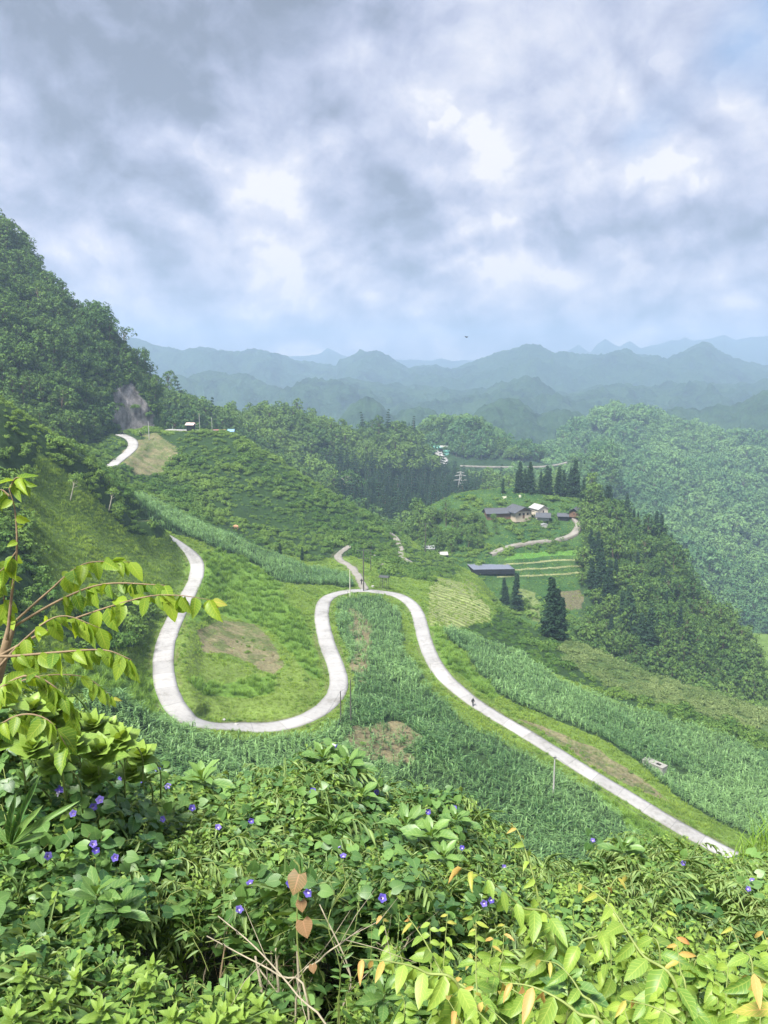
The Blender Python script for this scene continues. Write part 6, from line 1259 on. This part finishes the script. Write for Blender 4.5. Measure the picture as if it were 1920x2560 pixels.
lbranch([(-30,1700,2.3),(60,1600,2.3),(150,1540,2.3),(250,1570,2.3)], .008, 26, .13, 4, .3)
lbranch([(-60,1640,2.1),(30,1640,2.1),(150,1630,2.1),(260,1625,2.1),(330,1650,2.1)], .009, 34, .115, 5, .25)
lbranch([(-60,1760,2.0),(60,1690,2.0),(140,1720,2.0),(190,1790,2.0)], .007, 26, .12, 6, .2)
lbranch([(-60,1860,1.9),(40,1790,1.9),(120,1800,1.9),(170,1870,1.9)], .006, 22, .13, 7, .2)
lbranch([(-60,1780,2.4),(60,1700,2.4),(200,1690,2.4),(280,1740,2.4)], .006, 24, .10, 12, .2)
lbranch([(20,1580,2.5),(10,1500,2.45),(-10,1400,2.4),(-40,1380,2.4)], .006, 14, .11, 8, .2)
lbranch([(18,1600,2.3),(30,1480,2.3),(42,1380,2.3),(38,1280,2.3),(22,1220,2.3)], .009, 12, .07, 9, .1, droop=1.0, wr=.6)
lbranch([(24,1222,2.3),(40,1195,2.3),(62,1200,2.3)], .005, 11, .125, 10, .2, droop=1.2, wr=.36)
lbranch([(40,1380,2.3),(10,1420,2.28),(-20,1440,2.25)], .005, 10, .12, 11, .1)
lbranch([(24,1240,2.3),(0,1225,2.3),(-30,1260,2.3)], .005, 9, .12, 13, .1)
# ---- rosette shrubs with big paddle leaves
def rosette(px, py, Y, s, label, seed, tint=.5, n=11, tpl='obovate', mat=WHORL_L, wr=.36, group=None, name='broad_leaved_shrub', lean=.35):
    rng = np.random.RandomState(seed); top = P3(px, py, Y); zb = rooted(top); o = empty(name, (top[0]+.03, top[1]+.22, max(zb, top[2]-.40)), label, 'shrub', group); O = np.array(o.location)
    b = MB(); st = curve([O, (O+top)/2 + np.array([.05, 0, .05]), top], 10); b.tube([tuple(np.array(c)-O) for c in st], [.005*(1-.5*i/len(st)) for i in range(len(st))], 6); b.build('stem', [GTWIG], o, True)
    a = np.arange(n)*2.4 + rng.uniform(-.3, .3, n); u = np.arange(n)/n; el = .15 + 1.2*u**1.3
    ax = np.stack([np.cos(a)*np.cos(el), np.sin(a)*np.cos(el) - .12, np.sin(el)*.9], 1); nr = np.stack([-np.cos(a)*np.sin(el), -np.sin(a)*np.sin(el), np.cos(el)], 1) + rng.normal(0, .12, (n, 3)) + np.array([0, -.2, 0])
    L_ = s*rng.uniform(.75, 1.1, n)*(1.05-.45*u); ls = LeafSet(); ls.add(np.tile(top-O, (n, 1)) - np.stack([u*0, u*0, .05*(1-u)], 1), ax, nr, L_, L_*wr, tpl, np.clip(.2+.7*u+rng.normal(0, .1, n), 0, 1), rng)
    fo = obj('foliage', ls.mesh('foliage', [mat]), o); fo['tint'] = tint; return o
for i, (px, py, Y, s, t, lb) in enumerate([
 (240,2235,2.9,.17,.55,'large paddle-leaved rosette hanging over the dark gap at lower left'),(290,2262,2.85,.15,.25,'darker paddle-leaved rosette beside the large one at lower left'),
 (232,2350,2.8,.10,.5,'small paddle-leaved shrub under the large rosettes at lower left'),(835,2085,4.2,.24,.8,'pale upright paddle-leaved rosette above the heart-leaved stem'),
 (870,1905,5.3,.22,.45,'rounded rosette on the crest of the brush left of the brown corn patch'),(808,1890,5.4,.22,.6,'highest leafy rosette on the brush crest below the pale road bend'),
 (290,1968,4.6,.20,.6,'rosette just right of the yellow green shrub at left'),(505,1945,5.0,.24,.75,'pale folded leaf rosette in the middle left of the crest'),(400,1975,4.9,.22,.6,'rosette on the crest between two clusters of violet flowers'),
 (1078,2085,4.2,.20,.8,'rosette with upright bronze green centre right of centre'),(1110,2135,4.0,.15,.7,'small rosette just below the bronze green centred one'),(1015,2060,4.5,.21,.4,'dark green rosette left of the bronze green centred one'),
 (1140,2045,4.9,.18,.4,'dark rosette near the right end of the central crest'),(1420,2450,1.9,.11,.3,'rosette half hidden under the sapling leaves'),(960,2480,2.4,.12,.6,'drooping bright rosette by the hollow'),
 (650,2190,3.4,.12,.4,'little rosette in the narrow leaved brush'),(745,1985,4.9,.20,.6,'rosette behind the vine covered mound'),(905,1985,5.0,.20,.45,'rosette on the crest above the pale upright one'),
 (60,1950,3.6,.14,.4,'dark vine-wrapped rosette at the left edge'),(1560,2120,5.2,.20,.55,'leafy rosette at the top of the right hand bamboo brush'),(420,2030,4.3,.18,.65,'rosette in the middle of the left brush')]):
    rosette(px, py, Y, s, lb, 300+i, t)
for i, (px, py, Y, s) in enumerate([(580,2500,2.2,.065),(615,2470,2.25,.06),(560,2530,2.0,.07),(650,2510,2.2,.065),(600,2545,2.0,.07),(690,2550,2.1,.065),(530,2560,1.95,.07),(500,2520,2.1,.06)]):
    rosette(px, py, Y, s, 'bright round-leaved shrub at the bottom edge under the dark hollow', 330+i, .6, 12, 'ovate', OVAL_L, .50, 'bright shrubs under the hollow', 'round_leaved_shrub')
for i, (px, py, Y, s) in enumerate([(130,2500,2.0,.07),(250,2520,1.95,.07),(360,2470,2.1,.07),(60,2430,2.2,.07),(430,2540,1.9,.065),(380,2410,2.3,.06),(190,2440,2.2,.065),(30,2540,1.9,.08),(310,2560,1.85,.07)]):
    rosette(px, py, Y, s, 'small oval-leaved seedling in the low undergrowth at bottom left', 345+i, .55, 12, 'ovate', OVAL_L, .44, 'seedlings at bottom left', 'seedling')
# vine-draped yellow green shrub at the left
for i, (px, py, Y, s, t) in enumerate([(250,1870,3.6,.14,.9),(300,1840,3.7,.13,.95),(180,1850,3.5,.13,.8),(350,1880,3.9,.12,.9),(130,1900,3.3,.12,.7),(230,1930,3.7,.13,.7),(80,1860,3.2,.12,.8),(330,1925,4.0,.12,.8)]):
    rosette(px, py, Y, s, 'yellow green broad leafy top of the shrub heap at the left edge', 360+i, t, 13, 'heart', OVAL_L, .85, 'tops of the left shrub heap', 'vine_draped_shrub')
for i in range(16):
    rr = np.random.RandomState(3800+i); x, y = rr.uniform(-40, 360), rr.uniform(1720, 1930); y = max(y, 1700 + x*.45)
    rosette(x, y, 3.4 + (x/360)*.7, rr.uniform(.10, .15), 'yellow green shoot under the leaning tree', 390+i, .9, 13, 'heart' if i % 3 else 'ovate', OVAL_L, .8, 'leafy shoots of the left shrub heap', 'vine_draped_shrub')
# ---- violet trumpet flowers on their vines
fl = [(348,1953),(305,1945),(395,1925),(340,1927),(420,1966),(452,1960),(148,1978),(152,1972),(232,2018),(183,2034),(250,2000),(233,2110),(240,2125),(288,2144),(120,2140),(406,2048),(545,2068),(628,2052),(480,2020),(901,1952),(942,1981),(840,1865),(849,1910),(782,1978),(625,2207),(702,2215),(726,2207),(598,2274),(770,2232),(956,2245),(858,2140),(848,2114),(1070,2030),(1135,2020),(1155,2120),(1260,2168),(1210,2258),(1228,2250),(1482,2101),(1708,2158),(1880,2200),(1870,2222),(890,1930)]
def flower(px, py, s, seed):
    rng = np.random.RandomState(seed); q = FORE.pick(px, py)
    if q is None: q = Vector(P3(px, py, 5.6))
    p = np.array(q); d = unit(-p); p = p + d*.24; area = 'left' if px < 560 else ('centre' if px < 1300 else 'right')
    o = empty('flowering_vine', tuple(p), f'violet trumpet flower on the brush at {area}', 'flower', 'violet trumpet flowers at ' + area)
    ax = unit(d + rng.normal(0, .45, 3) + np.array([0, 0, .35])); u = unit(np.cross(ax, [0, 0, 1.0])); v = np.cross(ax, u); n = 20; V = []; F = []
    prof = [(-.055, .006), (-.03, .008), (-.008, .012), (.004, .024), (.008, .037)]
    for (h, r) in prof:
        for j in range(n):
            a = 2*math.pi*j/n; rr = r*(1 + (.14*math.cos(5*a) if r > .02 else 0)); V.append(ax*h*s + (u*math.cos(a) + v*math.sin(a))*rr*s)
    for i in range(len(prof)-1):
        for j in range(n): F.append((i*n+j, i*n+(j+1) % n, (i+1)*n+(j+1) % n, (i+1)*n+j))
    me = mesh_np('petals', np.array(V), np.array(F), [PETAL, THROAT], True, [1 if i < 2 else 0 for i in range(len(prof)-1) for j in range(n)], {'lv': ('FACE', 'FLOAT', np.full(len(F), rng.rand()))}); po = obj('petals', me, o); po['tint'] = float(rng.rand())
    b = MB(); c = curve([ax*-.055*s, -d*.12 + np.array([.03, 0, -.05]), -d*.2 + np.array([-.05, 0, -.12])], 8); b.tube([tuple(x) for x in c], .0025, 4); b.build('stem', [GTWIG], o)
    ls = LeafSet(); k = 4; a = rng.uniform(0, 6.28, k); ls.add(np.stack([np.cos(a)*.05, np.zeros(k)+.02, np.sin(a)*.05], 1) - d*.05, np.stack([np.cos(a), np.zeros(k), np.sin(a)-.2], 1), np.tile(d + np.array([0, 0, .5]), (k, 1)) + rng.normal(0, .2, (k, 3)), .06, .058, 'heart', rng.rand(k), rng); obj('leaves', ls.mesh('leaves', [VINE_L]), o)['tint'] = .5
for i, (px, py) in enumerate(fl): flower(px, py, .46 if py > 2030 else .56, 500+i)
# ---- stem with bronze heart leaves
o = empty('heart_leaved_vine', tuple(P3(790, 2560, 2.2)), 'thin climbing stem with a few bronze heart-shaped leaves in the hollow', 'plant'); O = np.array(o.location)
b = MB(); c = curve([P3(800,2600,2.2), P3(752,2420,2.2), P3(742,2300,2.2), P3(750,2180,2.2), P3(735,2150,2.2)], 16); b.tube([tuple(np.array(x)-O) for x in c], .003, 5); b.build('stem', [GTWIG], o)
for px, py, s, lv, ang in ((748,2186,.062,.1,-.3),(757,2302,.052,.8,.35),(752,2252,.034,.7,.2),(781,2412,.026,1.0,.2)):
    ls = LeafSet(); p = P3(px, py, 2.15) - O; ls.add(p[None], [[math.sin(ang), -.55, -.85]], [[.25*math.sin(ang*5), -.8, .6]], s, s*1.05, 'heart', lv); obj('leaf', ls.mesh('leaf', [BROWN_L]), o)['tint'] = lv
# ---- cut and dead stems in the hollow
def stick(pts, r, label, mat=TWIG, name='dead_plant', group=None, cat='dead plant', side=0, seed=0, grow=True):
    rng = np.random.RandomState(seed); C = [P3(*p) for p in pts]
    if grow: C = [np.array([C[0][0], C[0][1], rooted(C[0])-.05])] + C if C[0][2] > rooted(C[0])+.1 else C
    c = np.array(curve(C, 18)); O = c[0]; b = MB(); n = len(c); b.tube([tuple(x-O) for x in c], [r*(1-.55*i/(n-1)) for i in range(n)], 7)
    for k in range(side):
        i = rng.randint(n//3, n-2); d = unit(rng.normal(0, 1, 3) + np.array([0, -.2, .8])); l = rng.uniform(.1, .3); b.tube([tuple(c[i]-O), tuple(c[i]-O+d*l*.5+rng.normal(0, .01, 3)), tuple(c[i]-O+d*l)], [r*.4, r*.25, r*.1], 5)
    o = b.build(name, [mat], None, True); o.location = tuple(O); return tag(o, label, cat, group)
SGP = 'pale upright stems in the hollow'
for i, (x0, x1, yt, Y, r) in enumerate([(680,638,2390,2.6,.009),(712,690,2370,2.7,.010),(765,742,2360,2.7,.010),(700,676,2340,2.9,.006)]):
    stick([(x0,2640,Y),((x0+x1)/2-4,2480,Y),(x1,yt,Y+.05)], r, 'pale upright stem standing in the dark hollow at the bottom', seed=i, group=SGP, side=2)
stick([(770,2512,2.1),(700,2440,2.2),(600,2385,2.3),(517,2340,2.35)], .004, 'long pale dead twig slanting up to the left across the hollow', side=3, seed=11, name='dry_twig', cat='twig')
stick([(830,2620,2.0),(745,2490,2.1),(640,2370,2.2),(545,2290,2.3)], .004, 'thin dry twig running parallel above the long slanting one', side=4, seed=12, name='dry_twig', cat='twig')
stick([(740,2500,2.2),(800,2400,2.2),(850,2360,2.2),(905,2320,2.3)], .004, 'thin dry twig slanting up to the right out of the hollow', side=4, seed=13, name='dry_twig', cat='twig')
stick([(845,2560,2.3),(850,2420,2.3),(820,2300,2.35),(870,2200,2.4)], .003, 'wiry stem rising through the grey green leaves', side=5, seed=14, mat=GTWIG, name='wiry_plant')
stick([(1040,2300,3.2),(1000,2380,3.0),(930,2350,3.0)], .004, 'bent dry twig at the right side of the hollow', side=3, seed=15, name='dry_twig', cat='twig', grow=False)
for i in range(16):
    rr = np.random.RandomState(700+i); x = rr.uniform(440, 1050); Y = rr.uniform(2.6, 3.8)
    stick([(x, 2560, Y), (x+rr.uniform(-30, 30), 2440, Y), (x+rr.uniform(-60, 60), rr.uniform(2260, 2380), Y+.1)], rr.uniform(.002, .006), 'thin brown stem at the back of the hollow', mat=BTWIG if i % 3 else TWIG, seed=i, group='shaded stems in the hollow', side=2)
# grey green wispy leaves to the right of the hollow
for i, (x0, y0, x1, y1) in enumerate([(900,2560,930,2280),(930,2560,1010,2330),(850,2450,900,2220),(960,2500,1000,2270)]):
    sapling('wispy_shoot', 'wispy grey green shoot with many narrow leaves right of the heart-leaved stem', [(x0, y0, 2.5), ((x0+x1)/2+10, (y0+y1)/2, 2.5), (x1, y1, 2.55)], .003, 24, .065, 600+i, 1.1, .15, 'wispy shoots by the hollow', mat=WHORL_L, tpl='lance', wr=.26, droop=.1)
# sword leaves at the left edge, dry folded leaves
o = empty('sword_leaved_plant', tuple(P3(30, 2110, 3.0) + np.array([0, .1, -.1])), 'clump of long stiff sword leaves at the left edge', 'plant'); O = np.array(o.location); ls = LeafSet(); rr = np.random.RandomState(8); k = 9
tips = [(55,2012),(150,2020),(95,2055),(20,2030),(-20,2060),(120,2080),(70,2040),(10,2150),(100,2100)]; T_ = np.array([P3(a, b, 2.9 + .1*(i % 3)) for i, (a, b) in enumerate(tips)]); B_ = np.tile(P3(28, 2112, 3.0), (k, 1)); d_ = T_-B_
ls.add(B_-O, d_, np.tile([0, -1, .4], (k, 1)) + rr.normal(0, .2, (k, 3)), np.linalg.norm(d_, axis=1)*1.15, .030, 'blade', rr.rand(k), rr); obj('leaves', ls.mesh('leaves', [WHORL_L]), o)['tint'] = .4
# tall grass by the right edge, in front of the right field
for i, (px, py, Y, s) in enumerate([(1885,2075,5.6,.34),(1912,2050,5.8,.42),(1855,2120,5.4,.26)]):
    p = P3(px, py+90, Y); pr_ = Proto(); rr = np.random.RandomState(800+i); k = 40; pr_.blades(np.zeros((k, 3)) + rr.normal(0, .06, (k, 3))*[1, 1, 0], rr.uniform(0, 6.28, k), s*rr.uniform(.5, 1.2, k), rr.uniform(.2, .8, k), .012, rr, 0, 4)
    o = obj('grass_clump', pr_.mesh('grass_clump', [TALL_L]), None, tuple(p)); o['tint'] = .7; tag(o, 'tall loose grass clump at the right edge in front of the field', 'grass clump', 'grass clumps at the right edge')
# ================================================================= labels: members of a group are told apart by their place in the row
ORD = ['leftmost', 'second from left', 'third from left', 'fourth from left', 'fifth from left', 'sixth from left', 'seventh from left', 'eighth from left', 'ninth from left', 'tenth from left', 'eleventh from left', 'twelfth from left']
bpy.context.view_layer.update()
grp = {}
for o in COL.objects:
    if o.parent is None and 'group' in o: grp.setdefault(o['group'], []).append(o)
for g_, os_ in grp.items():
    if len(os_) < 2: continue
    os_.sort(key=lambda o: w2px(*o.location)[0]); k = math.ceil(len(os_)/12); per = math.ceil(len(os_)/k)
    names = {1: [''], 2: [' in the left half', ' in the right half'], 3: [' in the left third', ' in the middle third', ' in the right third']}.get(k, [' in quarter one', ' in quarter two', ' in quarter three', ' in quarter four'])
    for i, o in enumerate(os_):
        c, j = divmod(i, per); n = min(per, len(os_)-c*per)
        w_ = ('rightmost' if j == n-1 and n > 1 else ORD[j]) + names[c]
        o['label'] = w_ + ', ' + o['label']
        if len(o['label'].split()) > 16: print('LONG', len(o['label'].split()), o['label'])
# ================================================================= air
hz = MB(); hz.box((0, 2850, 5), (8200, 5900, 640)); ho = hz.build('haze', [])
hm = bpy.data.materials.new("haze"); hm.use_nodes = True; ht = hm.node_tree
for n in list(ht.nodes): ht.nodes.remove(n)
pv = nd(ht, 'ShaderNodeVolumePrincipled'); pv.inputs['Density'].default_value = HAZE_D; pv.inputs['Color'].default_value = (0.50, 0.68, 0.93, 1); pv.inputs['Anisotropy'].default_value = 0.15
oo = nd(ht, 'ShaderNodeOutputMaterial'); ht.links.new(pv.outputs[0], oo.inputs['Volume'])
ho.data.materials.append(hm); tag(ho, kind='stuff')
